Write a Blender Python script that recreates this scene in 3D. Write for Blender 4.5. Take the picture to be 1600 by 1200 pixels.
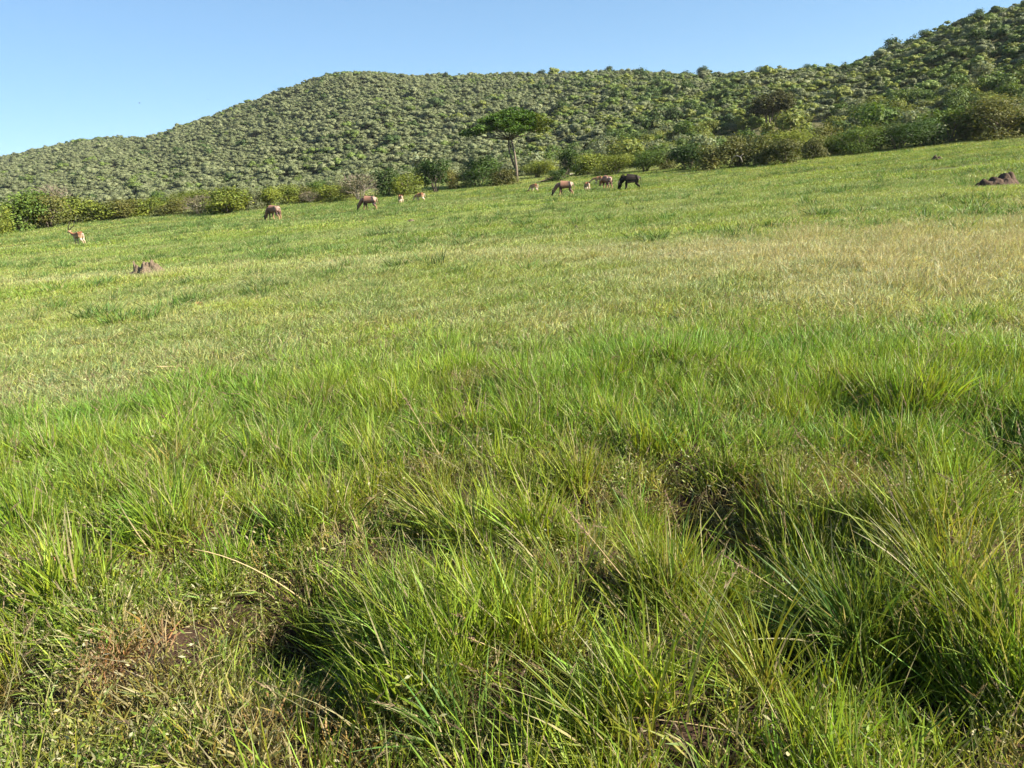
import bpy, math, random
import numpy as np
from mathutils import Vector, Matrix, Euler

# ------------------------------------------------------------------ scene, camera, sky, sun
for o in list(bpy.data.objects):
    bpy.data.objects.remove(o, do_unlink=True)
scene = bpy.context.scene
C = scene.collection
R = math.radians
rng = np.random.default_rng(7)
random.seed(7)

CAM = Vector((0.0, 0.0, 2.6))
PITCH, ROLL, FPX = 15.7, -4.85, 1200.0
cam_rot = Matrix.Rotation(R(90 - PITCH), 3, 'X') @ Matrix.Rotation(R(ROLL), 3, 'Z')
cd = bpy.data.cameras.new('camera')
cam = bpy.data.objects.new('camera', cd)
C.objects.link(cam)
cam.matrix_world = Matrix.Translation(CAM) @ cam_rot.to_4x4()
cd.sensor_width = 36.0
cd.lens = 36.0 * FPX / 1600.0
cd.clip_start = 0.05
cd.clip_end = 20000
scene.camera = cam

SUN_EL, SUN_AZ = 30.0, 106.0          # azimuth measured from the view direction towards the right
sun_dir = Vector((math.sin(R(SUN_AZ)) * math.cos(R(SUN_EL)), math.cos(R(SUN_AZ)) * math.cos(R(SUN_EL)), math.sin(R(SUN_EL))))
world = bpy.data.worlds.new('World')
scene.world = world
world.use_nodes = True
wn = world.node_tree
wn.nodes.clear()
sky = wn.nodes.new('ShaderNodeTexSky')
sky.sky_type = 'NISHITA'
sky.sun_disc = False
sky.sun_elevation = R(SUN_EL)
sky.sun_rotation = R(SUN_AZ)
sky.altitude = 2600
sky.air_density = 1.0
sky.dust_density = 0.0
sky.ozone_density = 3.0
bg = wn.nodes.new('ShaderNodeBackground')
bg.inputs['Strength'].default_value = 0.100
wo = wn.nodes.new('ShaderNodeOutputWorld')
grade = wn.nodes.new('ShaderNodeMix')
grade.data_type = 'RGBA'; grade.blend_type = 'MULTIPLY'; grade.inputs[0].default_value = 1.0
grade.inputs[7].default_value = (0.72, 0.98, 1.18, 1)
soft = wn.nodes.new('ShaderNodeGamma')
soft.inputs[1].default_value = 0.55
wn.links.new(sky.outputs[0], soft.inputs[0])
wn.links.new(soft.outputs[0], grade.inputs[6])
wn.links.new(grade.outputs[2], bg.inputs[0])
wn.links.new(bg.outputs[0], wo.inputs[0])

sl = bpy.data.lights.new('sun', 'SUN')
sl.energy = 5.0
sl.angle = R(0.53)
sl.color = (1.0, 0.91, 0.76)
so = bpy.data.objects.new('sun', sl)
C.objects.link(so)
so.rotation_euler = sun_dir.to_track_quat('Z', 'Y').to_euler()

scene.view_settings.view_transform = 'Standard'
scene.view_settings.look = 'None'
scene.view_settings.exposure = 1.7
scene.view_settings.gamma = 1.0
scene.view_settings.use_curve_mapping = False
scene.render.engine = 'CYCLES'
scene.cycles.max_bounces = 4
scene.cycles.diffuse_bounces = 1
scene.cycles.glossy_bounces = 2
scene.cycles.transmission_bounces = 2
scene.cycles.transparent_max_bounces = 4
scene.cycles.use_adaptive_sampling = True
scene.cycles.adaptive_threshold = 0.02

# ------------------------------------------------------------------ numeric helpers
def smooth(t):
    t = np.clip(t, 0.0, 1.0)
    return t * t * (3 - 2 * t)

def _hash(ix, iy, seed):
    h = (ix.astype(np.int64) * 374761393 + iy.astype(np.int64) * 668265263 + seed * 1442695041) & 0xFFFFFFFF
    h = ((h ^ (h >> 13)) * 1274126177) & 0xFFFFFFFF
    h = (h ^ (h >> 16)) & 0xFFFFFFFF
    return h / 4294967295.0

def vnoise(x, y, seed=0):
    x = np.asarray(x, float); y = np.asarray(y, float)
    ix = np.floor(x); iy = np.floor(y)
    fx = smooth(x - ix); fy = smooth(y - iy)
    a = _hash(ix, iy, seed); b = _hash(ix + 1, iy, seed)
    c = _hash(ix, iy + 1, seed); d = _hash(ix + 1, iy + 1, seed)
    return (a + (b - a) * fx) * (1 - fy) + (c + (d - c) * fx) * fy

def fbm(x, y, seed=0, octs=3):
    s = 0; a = 0.5; n = 0
    for k in range(octs):
        s = s + a * vnoise(np.asarray(x) * 2 ** k + 17.3 * k, np.asarray(y) * 2 ** k - 9.1 * k, seed + k)
        n += a; a *= 0.5
    return s / n * 2 - 1          # about -1..1

def ray(px, py):
    d = cam_rot @ Vector(((px - 800) / FPX, (600 - py) / FPX, -1.0))
    return d.normalized()

def flat(px, py, z=0.0):
    d = ray(px, py)
    t = (z - CAM.z) / d.z
    return CAM.x + d.x * t, CAM.y + d.y * t

# ------------------------------------------------------------------ terrain
SKY_PX = [(-300, 330), (-150, 290), (0, 247), (60, 232), (130, 219), (180, 215), (232, 214), (300, 191), (350, 172), (400, 155), (450, 137), (500, 121),
          (540, 114), (580, 112), (620, 116), (700, 118), (780, 115), (850, 114), (930, 111), (1000, 110), (1060, 113),
          (1120, 115), (1200, 109), (1300, 104), (1345, 93), (1380, 80), (1450, 51), (1520, 24), (1600, 1), (1750, -45), (1950, -60)]
_sa, _se = [], []
for p in SKY_PX:
    d = ray(*p)
    _sa.append(math.atan2(d.x, d.y)); _se.append(d.z / math.hypot(d.x, d.y))
_sa = [-math.pi, -2.0] + _sa + [1.6, math.pi]
_se = [0.03, 0.03] + _se + [0.09, 0.03]
def ridge_d(az):
    return np.interp(az, [-1.2, -0.6, -0.2, 0.1, 0.35, 0.6, 1.2], [900, 760, 660, 560, 430, 330, 360])
def foot_d(az):
    return np.interp(az, [-1.2, -0.6, -0.2, 0.15, 0.4, 1.2], [300, 260, 190, 135, 122, 122])

HOLLOWS = [(1090, 815, 0.50, 0.40), (1300, 860, 0.34, 0.26), (1180, 850, 0.25, 0.2), (480, 985, 0.36, 0.32), (560, 1090, 0.24, 0.2), (10, 960, 0.26, 0.24),
           (190, 860, 0.25, 0.16), (430, 840, 0.22, 0.2), (700, 1010, 0.2, 0.16), (960, 930, 0.22, 0.15), (1230, 1010, 0.3, 0.18),
           (760, 650, 0.35, 0.14), (400, 650, 0.4, 0.12), (640, 690, 0.3, 0.14), (880, 1120, 0.2, 0.2), (1440, 1060, 0.25, 0.18), (930, 800, 0.2, 0.16),
           (1330, 650, 0.35, 0.14), (1560, 690, 0.3, 0.14)]
HOLLOW_W = [(flat(a, b)[0], flat(a, b)[1], s * 1.15, dp * 1.6) for a, b, s, dp in HOLLOWS]

def meadow(x, y, hollow=True):
    x = np.asarray(x, float); y = np.asarray(y, float)
    r = np.hypot(x, y); az = np.arctan2(x, y)
    z = 0.85 * smooth((r - 55) / 60) + 0.45 * smooth(az / 0.6) * smooth((r - 55) / 60)
    z = z + 0.07 * fbm(x / 5, y / 5, 3) * smooth((r - 9) / 10) * (1 - 0.5 * smooth((r - 60) / 30))
    near = 1 - smooth((r - 8) / 6)
    z = z + near * (0.10 * fbm(x / 0.8, y / 0.8, 11) + 0.10 * fbm(x / 2.3, y / 2.3, 5, 2))
    if hollow:
        for hx, hy, s, dp in HOLLOW_W:
            z = z - dp * np.exp(-((x - hx) ** 2 + (y - hy) ** 2) / (2 * (s * 0.75) ** 2))
            z = z + 0.35 * dp * np.exp(-((x - hx - 1.5 * s) ** 2 + (y - hy + 0.5 * s) ** 2) / (2 * (s * 0.8) ** 2))
    return z

def hill_p(az, r):
    D = ridge_d(az); r0 = foot_d(az)
    t = (r - r0) / (D - r0)
    p = np.sin(0.5 * np.pi * np.clip(t, 0, 1)) ** 1.22
    return p * (1 - 0.45 * smooth((t - 1) / 1.4))

def hill_n(x, y):
    return 1 + 0.10 * fbm(x / 110, y / 110, 21, 3) + 0.035 * fbm(x / 28, y / 28, 27, 2)

AZT = np.linspace(-math.pi, math.pi, 1441)
_rr = np.linspace(100, 1100, 260)
_A, _Rr = np.meshgrid(AZT, _rr, indexing='ij')
_X, _Y = _Rr * np.sin(_A), _Rr * np.cos(_A)
_pp = hill_p(_A, _Rr) * hill_n(_X, _Y)
_tan = np.interp(AZT, _sa, _se)[:, None]
_S = np.where(_pp > 0.25, (_tan * _Rr + CAM.z - 2.6 - meadow(_X, _Y, False)) / np.maximum(_pp, 0.01), 1e9).min(1)
_S = np.maximum(_S, 5)

def H(x, y):
    x = np.asarray(x, float); y = np.asarray(y, float)
    r = np.hypot(x, y); az = np.arctan2(x, y)
    return meadow(x, y) + np.interp(az, AZT, _S) * hill_p(az, r) * hill_n(x, y)

def ground_at(px, py, rmax=900):
    """the point of the terrain that this pixel of the photograph shows"""
    d = ray(px, py)
    t = np.geomspace(1.5, rmax, 4000)
    below = CAM.z + d.z * t < H(CAM.x + d.x * t, CAM.y + d.y * t)
    k = int(np.argmax(below)) if below.any() else len(t) - 1
    tt = np.linspace(t[max(k - 1, 0)], t[k], 40)
    b2 = CAM.z + d.z * tt < H(d.x * tt, d.y * tt)
    tk = tt[int(np.argmax(b2))] if b2.any() else tt[-1]
    x, y = d.x * tk, d.y * tk
    return float(x), float(y), float(H(x, y)), float(math.hypot(x, y))

def project(x, y, z):
    v = cam_rot.transposed() @ (Vector((x, y, z)) - CAM)
    return 800 + FPX * v.x / -v.z, 600 - FPX * v.y / -v.z

# ------------------------------------------------------------------ materials
def mat(name):
    m = bpy.data.materials.new(name)
    m.use_nodes = True
    m.node_tree.nodes.clear()
    return m, m.node_tree.nodes, m.node_tree.links

def N(nodes, t, **kw):
    n = nodes.new(t)
    for k, v in kw.items():
        setattr(n, k, v)
    return n

def mixrgb(nodes, links, fac, a, b, blend='MIX'):
    n = nodes.new('ShaderNodeMix')
    n.data_type = 'RGBA'; n.blend_type = blend; n.clamp_factor = True
    for s, v in ((n.inputs[0], fac), (n.inputs[6], a), (n.inputs[7], b)):
        if hasattr(v, 'is_linked'):
            links.new(v, s)
        elif isinstance(v, (int, float)):
            s.default_value = v
        else:
            s.default_value = (*v[:3], 1)
    return n.outputs[2]

def leaf_output(nodes, links, col, trans=0.35, rough=0.55, spec=0.25):
    pb = nodes.new('ShaderNodeBsdfPrincipled')
    pb.inputs['Roughness'].default_value = rough
    pb.inputs['Specular IOR Level'].default_value = spec
    links.new(col, pb.inputs['Base Color'])
    tr = nodes.new('ShaderNodeBsdfTranslucent')
    links.new(mixrgb(nodes, links, 1.0, col, (1.15, 1.1, 0.6), 'MULTIPLY'), tr.inputs['Color'])
    mx = nodes.new('ShaderNodeMixShader')
    mx.inputs[0].default_value = trans
    links.new(pb.outputs[0], mx.inputs[1]); links.new(tr.outputs[0], mx.inputs[2])
    out = nodes.new('ShaderNodeOutputMaterial')
    links.new(mx.outputs[0], out.inputs[0])

STRAW = (0.39, 0.350, 0.215)
def grass_material(name, tint=None, trans=0.36):
    """blade colour = tint x blade variation, dry blades (alpha of 'bc') turn to straw"""
    m, n, l = mat(name)
    if tint is None:
        a = N(n, 'ShaderNodeAttribute', attribute_type='INSTANCER', attribute_name='tint').outputs['Color']
    else:
        rgb = n.new('ShaderNodeRGB'); rgb.outputs[0].default_value = (*tint, 1); a = rgb.outputs[0]
    b = N(n, 'ShaderNodeAttribute', attribute_type='GEOMETRY', attribute_name='bc')
    c = mixrgb(n, l, 1.0, a, b.outputs['Color'], 'MULTIPLY')
    s = mixrgb(n, l, 1.0, STRAW, b.outputs['Color'], 'MULTIPLY')
    c = mixrgb(n, l, b.outputs['Alpha'], c, s)
    leaf_output(n, l, c, trans, 0.5, 0.3)
    return m

def near_material(name):
    m, n, l = mat(name)
    b = N(n, 'ShaderNodeAttribute', attribute_type='GEOMETRY', attribute_name='bc')
    leaf_output(n, l, b.outputs['Color'], 0.36, 0.5, 0.2)
    return m

def leaf_material(name, col, col2, trans=0.3):
    m, n, l = mat(name)
    b = N(n, 'ShaderNodeAttribute', attribute_type='GEOMETRY', attribute_name='bc')
    oi = n.new('ShaderNodeObjectInfo')
    tc = n.new('ShaderNodeTexCoord')
    nz = n.new('ShaderNodeTexNoise'); nz.inputs['Scale'].default_value = 1.3; nz.inputs['Detail'].default_value = 3
    vm = N(n, 'ShaderNodeVectorMath', operation='ADD')
    l.new(tc.outputs['Object'], vm.inputs[0]); l.new(oi.outputs['Location'], vm.inputs[1]); l.new(vm.outputs[0], nz.inputs['Vector'])
    mr = n.new('ShaderNodeMapRange'); mr.inputs[1].default_value = 0.38; mr.inputs[2].default_value = 0.62
    l.new(nz.outputs[0], mr.inputs[0])
    c = mixrgb(n, l, mr.outputs[0], col, col2)
    c = mixrgb(n, l, 1.0, c, b.outputs['Color'], 'MULTIPLY')
    leaf_output(n, l, c, trans, 0.6, 0.2)
    return m

def instanced_leaf_material(name, trans=0.28):
    m, n, l = mat(name)
    a = N(n, 'ShaderNodeAttribute', attribute_type='INSTANCER', attribute_name='tint').outputs['Color']
    b = N(n, 'ShaderNodeAttribute', attribute_type='GEOMETRY', attribute_name='bc')
    leaf_output(n, l, mixrgb(n, l, 1.0, a, b.outputs['Color'], 'MULTIPLY'), trans, 0.6, 0.2)
    return m

def rough_material(name, cols, scale=6, bump=0.5, rough=0.9, detail=6, dist=0.02):
    m, n, l = mat(name)
    tc = n.new('ShaderNodeTexCoord')
    nz = n.new('ShaderNodeTexNoise'); nz.inputs['Scale'].default_value = scale; nz.inputs['Detail'].default_value = detail
    nz.inputs['Roughness'].default_value = 0.65
    l.new(tc.outputs['Object'], nz.inputs['Vector'])
    cr = n.new('ShaderNodeValToRGB')
    el = cr.color_ramp.elements
    el[0].position, el[1].position = 0.3, 0.7
    el[0].color = (*cols[0], 1); el[1].color = (*cols[-1], 1)
    for k, c in enumerate(cols[1:-1]):
        e = el.new(0.3 + 0.4 * (k + 1) / (len(cols) - 1)); e.color = (*c, 1)
    l.new(nz.outputs[0], cr.inputs[0])
    pb = n.new('ShaderNodeBsdfPrincipled')
    pb.inputs['Roughness'].default_value = rough
    pb.inputs['Specular IOR Level'].default_value = 0.2
    l.new(cr.outputs[0], pb.inputs['Base Color'])
    bp = n.new('ShaderNodeBump'); bp.inputs['Strength'].default_value = bump; bp.inputs['Distance'].default_value = dist
    l.new(nz.outputs[0], bp.inputs['Height']); l.new(bp.outputs[0], pb.inputs['Normal'])
    out = n.new('ShaderNodeOutputMaterial'); l.new(pb.outputs[0], out.inputs[0])
    return m

def hide_material(name, rough=0.7):
    m, n, l = mat(name)
    b = N(n, 'ShaderNodeAttribute', attribute_type='GEOMETRY', attribute_name='bc')
    tc = n.new('ShaderNodeTexCoord')
    nz = n.new('ShaderNodeTexNoise'); nz.inputs['Scale'].default_value = 14; nz.inputs['Detail'].default_value = 4
    l.new(tc.outputs['Object'], nz.inputs['Vector'])
    mr = n.new('ShaderNodeMapRange'); mr.inputs[3].default_value = 0.75; mr.inputs[4].default_value = 1.25
    l.new(nz.outputs[0], mr.inputs[0])
    c = mixrgb(n, l, 1.0, b.outputs['Color'], mr.outputs[0], 'MULTIPLY')
    pb = n.new('ShaderNodeBsdfPrincipled'); pb.inputs['Roughness'].default_value = rough
    pb.inputs['Specular IOR Level'].default_value = 0.08
    l.new(c, pb.inputs['Base Color'])
    out = n.new('ShaderNodeOutputMaterial'); l.new(pb.outputs[0], out.inputs[0])
    return m

M_TUFT = grass_material('grass_blades')
M_SHRUB_I = instanced_leaf_material('hill_shrub_leaves')
M_BARK = rough_material('bark_grey_brown', [(0.10, 0.075, 0.055), (0.24, 0.20, 0.155)], 9, 0.6)
M_BARK_PALE = rough_material('bark_pale', [(0.22, 0.19, 0.15), (0.42, 0.37, 0.30)], 9, 0.5)
M_DEAD = rough_material('dead_wood', [(0.07, 0.05, 0.04), (0.20, 0.15, 0.11)], 7, 0.7)
M_MOUND = rough_material('termite_soil', [(0.035, 0.022, 0.014), (0.075, 0.048, 0.031), (0.12, 0.08, 0.053)], 5, 0.8, dist=0.05)
M_MOUND_PALE = rough_material('weathered_soil', [(0.072, 0.053, 0.035), (0.125, 0.093, 0.062), (0.18, 0.142, 0.100)], 5, 0.8, dist=0.05)
M_CLOD = rough_material('red_earth', [(0.20, 0.085, 0.04), (0.36, 0.17, 0.085), (0.44, 0.25, 0.14)], 12, 0.8)
M_STONE = rough_material('pale_stone', [(0.30, 0.26, 0.21), (0.48, 0.44, 0.38)], 10, 0.6)
M_HIDE = hide_material('animal_hide')
M_HORN = rough_material('horn', [(0.03, 0.026, 0.022), (0.075, 0.06, 0.05)], 20, 0.3, 0.45)
M_MANE = rough_material('black_hair', [(0.010, 0.009, 0.009), (0.03, 0.026, 0.024)], 25, 0.5, 0.8)
M_STRAW = rough_material('dry_straw', [(0.30, 0.22, 0.11), (0.48, 0.38, 0.20)], 30, 0.2, 0.6)
M_SEED = rough_material('seed_head', [(0.13, 0.08, 0.055), (0.28, 0.20, 0.13)], 40, 0.2, 0.7)
M_BIRD = rough_material('dark_feathers', [(0.04, 0.036, 0.034), (0.08, 0.07, 0.065)], 20, 0.1)

# ground: soil, litter and low green growth, broken up by noise
def ground_material(name, far=False):
    m, n, l = mat(name)
    geo = n.new('ShaderNodeNewGeometry')
    def noise(scale, detail=6, rough=0.6):
        z = n.new('ShaderNodeTexNoise'); z.inputs['Scale'].default_value = scale
        z.inputs['Detail'].default_value = detail; z.inputs['Roughness'].default_value = rough
        l.new(geo.outputs['Position'], z.inputs['Vector']); return z.outputs[0]
    def ramp(v, a, b):
        q = n.new('ShaderNodeMapRange'); q.inputs[1].default_value = a; q.inputs[2].default_value = b
        l.new(v, q.inputs[0]); return q.outputs[0]
    if far:
        c = mixrgb(n, l, ramp(noise(0.05), 0.4, 0.62), (0.075, 0.085, 0.03), (0.12, 0.115, 0.05))
        c = mixrgb(n, l, ramp(noise(0.7), 0.5, 0.7), c, (0.10, 0.075, 0.045))
    else:
        soil = mixrgb(n, l, ramp(noise(3.0), 0.35, 0.65), (0.026, 0.017, 0.012), (0.058, 0.034, 0.023))
        soil = mixrgb(n, l, ramp(noise(60), 0.5, 0.7), soil, (0.12, 0.08, 0.05))
        grn = mixrgb(n, l, ramp(noise(0.35), 0.35, 0.65), (0.075, 0.105, 0.028), (0.115, 0.12, 0.04))
        sp = n.new('ShaderNodeVectorMath'); sp.operation = 'LENGTH'; l.new(geo.outputs['Position'], sp.inputs[0])
        c = mixrgb(n, l, ramp(sp.outputs['Value'], 7, 22), soil, grn)
        c = mixrgb(n, l, ramp(noise(25), 0.62, 0.75), c, (0.15, 0.11, 0.065))
    pb = n.new('ShaderNodeBsdfPrincipled'); pb.inputs['Roughness'].default_value = 0.95
    pb.inputs['Specular IOR Level'].default_value = 0.1
    l.new(c, pb.inputs['Base Color'])
    bp = n.new('ShaderNodeBump'); bp.inputs['Strength'].default_value = 0.7; bp.inputs['Distance'].default_value = 0.03 if not far else 0.4
    l.new(noise(18 if not far else 0.8, 8, 0.7), bp.inputs['Height']); l.new(bp.outputs[0], pb.inputs['Normal'])
    out = n.new('ShaderNodeOutputMaterial'); l.new(pb.outputs[0], out.inputs[0])
    return m

# ------------------------------------------------------------------ object helpers
def mesh_np(name, verts, faces, material=None, smooth_shade=False):
    """faces: (n,k) integer array or list of tuples"""
    me = bpy.data.meshes.new(name)
    verts = np.asarray(verts, np.float32)
    if isinstance(faces, np.ndarray):
        k = faces.shape[1]; nf = len(faces)
        me.vertices.add(len(verts)); me.vertices.foreach_set('co', verts.ravel())
        me.loops.add(nf * k); me.loops.foreach_set('vertex_index', faces.astype(np.int32).ravel())
        me.polygons.add(nf)
        me.polygons.foreach_set('loop_start', np.arange(0, nf * k, k, dtype=np.int32))
        me.polygons.foreach_set('loop_total', np.full(nf, k, np.int32))
        me.update(calc_edges=True)
    else:
        me.from_pydata(verts.tolist(), [], faces); me.update()
    if smooth_shade:
        me.polygons.foreach_set('use_smooth', np.ones(len(me.polygons), bool))
    if material:
        me.materials.append(material)
    return me

def set_bc(me, cols):
    a = me.attributes.new('bc', 'FLOAT_COLOR', 'POINT')
    cols = np.asarray(cols, np.float32)
    if cols.shape[1] == 3:
        cols = np.concatenate([cols, np.zeros((len(cols), 1), np.float32)], 1)
    a.data.foreach_set('color', cols.ravel())

def link(name, me, parent=None, loc=None):
    o = bpy.data.objects.new(name, me)
    C.objects.link(o)
    if parent: o.parent = parent
    if loc is not None: o.location = loc
    return o

def empty(name, loc, rz=0.0, scale=None):
    o = bpy.data.objects.new(name, None)
    C.objects.link(o)
    o.empty_display_size = 0.2
    o.location = loc; o.rotation_euler = (0, 0, rz)
    if scale is not None: o.scale = scale
    return o

def tag(o, label, cat, group=None):
    o['label'] = label; o['category'] = cat
    if group: o['group'] = group
    return o

def stuff(o, label, cat):
    o['kind'] = 'stuff'; o['label'] = label; o['category'] = cat
    return o

def tube(path, radii, sides=6, cap=True):
    """verts, faces of a tapered tube along path"""
    path = [Vector(p) for p in path]
    V, F = [], []
    up = Vector((0.31, 0.17, 0.93)).normalized()
    for i, p in enumerate(path):
        t = (path[min(i + 1, len(path) - 1)] - path[max(i - 1, 0)]).normalized()
        a = t.cross(up)
        if a.length < 1e-3: a = t.cross(Vector((1, 0, 0)))
        a.normalize(); b = t.cross(a)
        for s in range(sides):
            q = 2 * math.pi * s / sides
            V.append(tuple(p + (a * math.cos(q) + b * math.sin(q)) * radii[i]))
    for i in range(len(path) - 1):
        for s in range(sides):
            s2 = (s + 1) % sides
            F.append((i * sides + s, i * sides + s2, (i + 1) * sides + s2, (i + 1) * sides + s))
    if cap:
        F.append(tuple(range(sides))[::-1]); F.append(tuple((len(path) - 1) * sides + s for s in range(sides)))
    return V, F

def join(*parts):
    V, F = [], []
    for v, f in parts:
        k = len(V)
        V += list(v); F += [tuple(i + k for i in q) for q in f]
    return V, F

# ------------------------------------------------------------------ ground and hills (one continuous surface, two sheets)
def polar(r_list, name, material):
    az = np.concatenate([np.radians(np.arange(-180, -56, 4.0)), np.radians(np.arange(-56, 56, 0.36)), np.radians(np.arange(56, 180, 4.0))])
    A, RR = np.meshgrid(az, r_list, indexing='ij')
    X, Y = RR * np.sin(A), RR * np.cos(A)
    V = np.stack([X, Y, H(X, Y)], -1).reshape(-1, 3)
    na, nr = len(az), len(r_list)
    i = np.arange(na)[:, None]; j = np.arange(nr - 1)[None, :]
    i2 = (i + 1) % na
    F = np.stack([i * nr + j + 0 * i, i * nr + j + 1, i2 * nr + j + 1, i2 * nr + j], -1).reshape(-1, 4)
    o = link(name, mesh_np(name, V, F, material, True))
    o['kind'] = 'structure'
    return o

r_near = np.concatenate([[0.02], np.geomspace(0.4, 128, 330)])
r_far = np.geomspace(128, 3000, 140)
g = polar(r_near, 'meadow_ground', ground_material('meadow_soil'))
g['label'] = 'rolling green savanna meadow ground'
h = polar(r_far, 'hills', ground_material('hill_soil', True))
h['label'] = 'scrub covered hills behind the meadow'

# ------------------------------------------------------------------ instanced scatter for what nobody could count
def scatter(name, protos, pts, rot, scl, idx, tint):
    n = len(pts)
    me = bpy.data.meshes.new(name + '_points')
    me.vertices.add(n)
    me.vertices.foreach_set('co', np.asarray(pts, np.float32).ravel())
    for an, arr in (('rot', rot), ('scl', scl)):
        a = me.attributes.new(an, 'FLOAT_VECTOR', 'POINT'); a.data.foreach_set('vector', np.asarray(arr, np.float32).ravel())
    a = me.attributes.new('idx', 'INT', 'POINT'); a.data.foreach_set('value', np.asarray(idx, np.int32))
    a = me.attributes.new('tint', 'FLOAT_COLOR', 'POINT')
    a.data.foreach_set('color', np.concatenate([np.asarray(tint, np.float32), np.ones((n, 1), np.float32)], 1).ravel())
    o = link(name, me)
    col = bpy.data.collections.new(name + '_kinds')
    for k, pm in enumerate(protos):
        po = bpy.data.objects.new('%s_kind_%03d' % (name, k), pm)
        col.objects.link(po)
    ng = bpy.data.node_groups.new(name + '_scatter', 'GeometryNodeTree')
    ng.interface.new_socket('Geometry', in_out='INPUT', socket_type='NodeSocketGeometry')
    ng.interface.new_socket('Geometry', in_out='OUTPUT', socket_type='NodeSocketGeometry')
    nd, lk = ng.nodes, ng.links
    gi, go = nd.new('NodeGroupInput'), nd.new('NodeGroupOutput')
    ci = nd.new('GeometryNodeCollectionInfo')
    ci.inputs['Collection'].default_value = col
    ci.inputs['Separate Children'].default_value = True
    ci.inputs['Reset Children'].default_value = True
    iop = nd.new('GeometryNodeInstanceOnPoints')
    iop.inputs['Pick Instance'].default_value = True
    def attr(an, dt):
        q = nd.new('GeometryNodeInputNamedAttribute'); q.data_type = dt; q.inputs['Name'].default_value = an
        return q.outputs['Attribute']
    e2r = nd.new('FunctionNodeEulerToRotation')
    lk.new(attr('rot', 'FLOAT_VECTOR'), e2r.inputs[0])
    lk.new(gi.outputs[0], iop.inputs['Points'])
    lk.new(ci.outputs[0], iop.inputs['Instance'])
    lk.new(attr('idx', 'INT'), iop.inputs['Instance Index'])
    lk.new(e2r.outputs[0], iop.inputs['Rotation'])
    lk.new(attr('scl', 'FLOAT_VECTOR'), iop.inputs['Scale'])
    lk.new(iop.outputs[0], go.inputs[0])
    md = o.modifiers.new('scatter', 'NODES'); md.node_group = ng
    return o

def tilt_euler(yaw, tx, ty):
    """euler XYZ of: first yaw about z, then lean the top towards (tx, ty) by that many radians"""
    a = np.hypot(tx, ty) + 1e-6
    ux, uy = -ty / a, tx / a                       # rotation axis
    c, s = np.cos(a), np.sin(a)
    cy, sy = np.cos(yaw), np.sin(yaw)
    t00 = c + ux * ux * (1 - c); t01 = ux * uy * (1 - c); t10 = t01; t11 = c + uy * uy * (1 - c)
    t20 = -uy * s; t21 = ux * s
    m00 = t00 * cy + t01 * sy
    m10 = t10 * cy + t11 * sy
    m20 = t20 * cy + t21 * sy; m21 = -t20 * sy + t21 * cy; m22 = c
    return np.stack([np.arctan2(m21, m22), np.arcsin(np.clip(-m20, -1, 1)), np.arctan2(m10, m00)], 1)

# ------------------------------------------------------------------ grass tufts
def blades(n, seed, lmin, lmax, width, spread, tilt0, tilt_sd, curl, nseg=3, dry=0.12, lean=0.0, lean_dir=math.pi, seeds=0.0, vary=0.22):
    g = np.random.default_rng(seed)
    V, F, Cc = [], [], []
    for b in range(n):
        L = lmin + (lmax - lmin) * g.random() ** 1.3
        rr = spread * math.sqrt(g.random()); pa = g.random() * 6.283
        bx, by = rr * math.cos(pa), rr * math.sin(pa)
        phi = pa + g.normal(0, 0.9)
        th = max(0.02, tilt0 * (0.35 + 0.65 * rr / max(spread, 1e-4)) + g.normal(0, tilt_sd))
        dx, dy = math.cos(phi), math.sin(phi)
        hx, hy = math.sin(th) * dx + lean * math.cos(lean_dir), math.sin(th) * dy + lean * math.sin(lean_dir)
        hm = math.hypot(hx, hy)
        th = math.asin(min(0.96, hm)); dx, dy = hx / max(hm, 1e-5), hy / max(hm, 1e-5)
        cu = curl * (0.4 + 1.2 * g.random())
        w = width * (0.65 + 0.7 * g.random())
        isdry = g.random() < dry
        br = 1 + vary * g.normal()
        br = min(max(br, 0.5), 1.6)
        hue = g.normal(0, 0.10)
        col = np.array([br * (1 + hue), br, br * (1 - hue)])
        al = (0.65 + 0.35 * g.random()) if isdry else 0.0
        if isdry: col = np.full(3, 0.6 + 0.6 * g.random())
        tw = g.random() * 3.14
        p = np.array([bx, by, -0.02]); t = th
        k0 = len(V)
        for s in range(nseg + 1):
            f = s / nseg
            ws = w * (0.75 + 0.5 * f if f < 0.4 else 0.95 * (1 - ((f - 0.4) / 0.6) ** 1.6) + 0.02)
            ang = tw + f * 0.8
            # the blade's flat side turns slowly about its length
            ax = np.array([-dy * math.cos(ang) + dx * math.cos(t) * math.sin(ang), dx * math.cos(ang) + dy * math.cos(t) * math.sin(ang), -math.sin(t) * math.sin(ang)])
            base = np.array([1.15, 0.95, 0.75]) * (1 - f) + np.array([1.0, 1.03, 1.0]) * f
            a2 = al if isdry else (0.45 * max(0, 1 - f * 4) + (0.35 * max(0, f * 5 - 4) if g.random() < 0.3 else 0))
            cc = np.append(col * base, a2)
            if s < nseg:
                V += [p - ax * ws * 0.5, p + ax * ws * 0.5]; Cc += [cc, cc]
            else:
                V.append(p.copy()); Cc.append(cc)
            step = L / nseg
            p = p + step * np.array([math.sin(t) * dx, math.sin(t) * dy, math.cos(t)])
            t = min(t + cu / nseg, 2.2)
        for s in range(nseg - 1):
            a = k0 + 2 * s
            F += [(a, a + 1, a + 3), (a, a + 3, a + 2)]
        a = k0 + 2 * (nseg - 1)
        F.append((a, a + 1, a + 2))
    return np.array(V), np.array(F), np.array(Cc)

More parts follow.
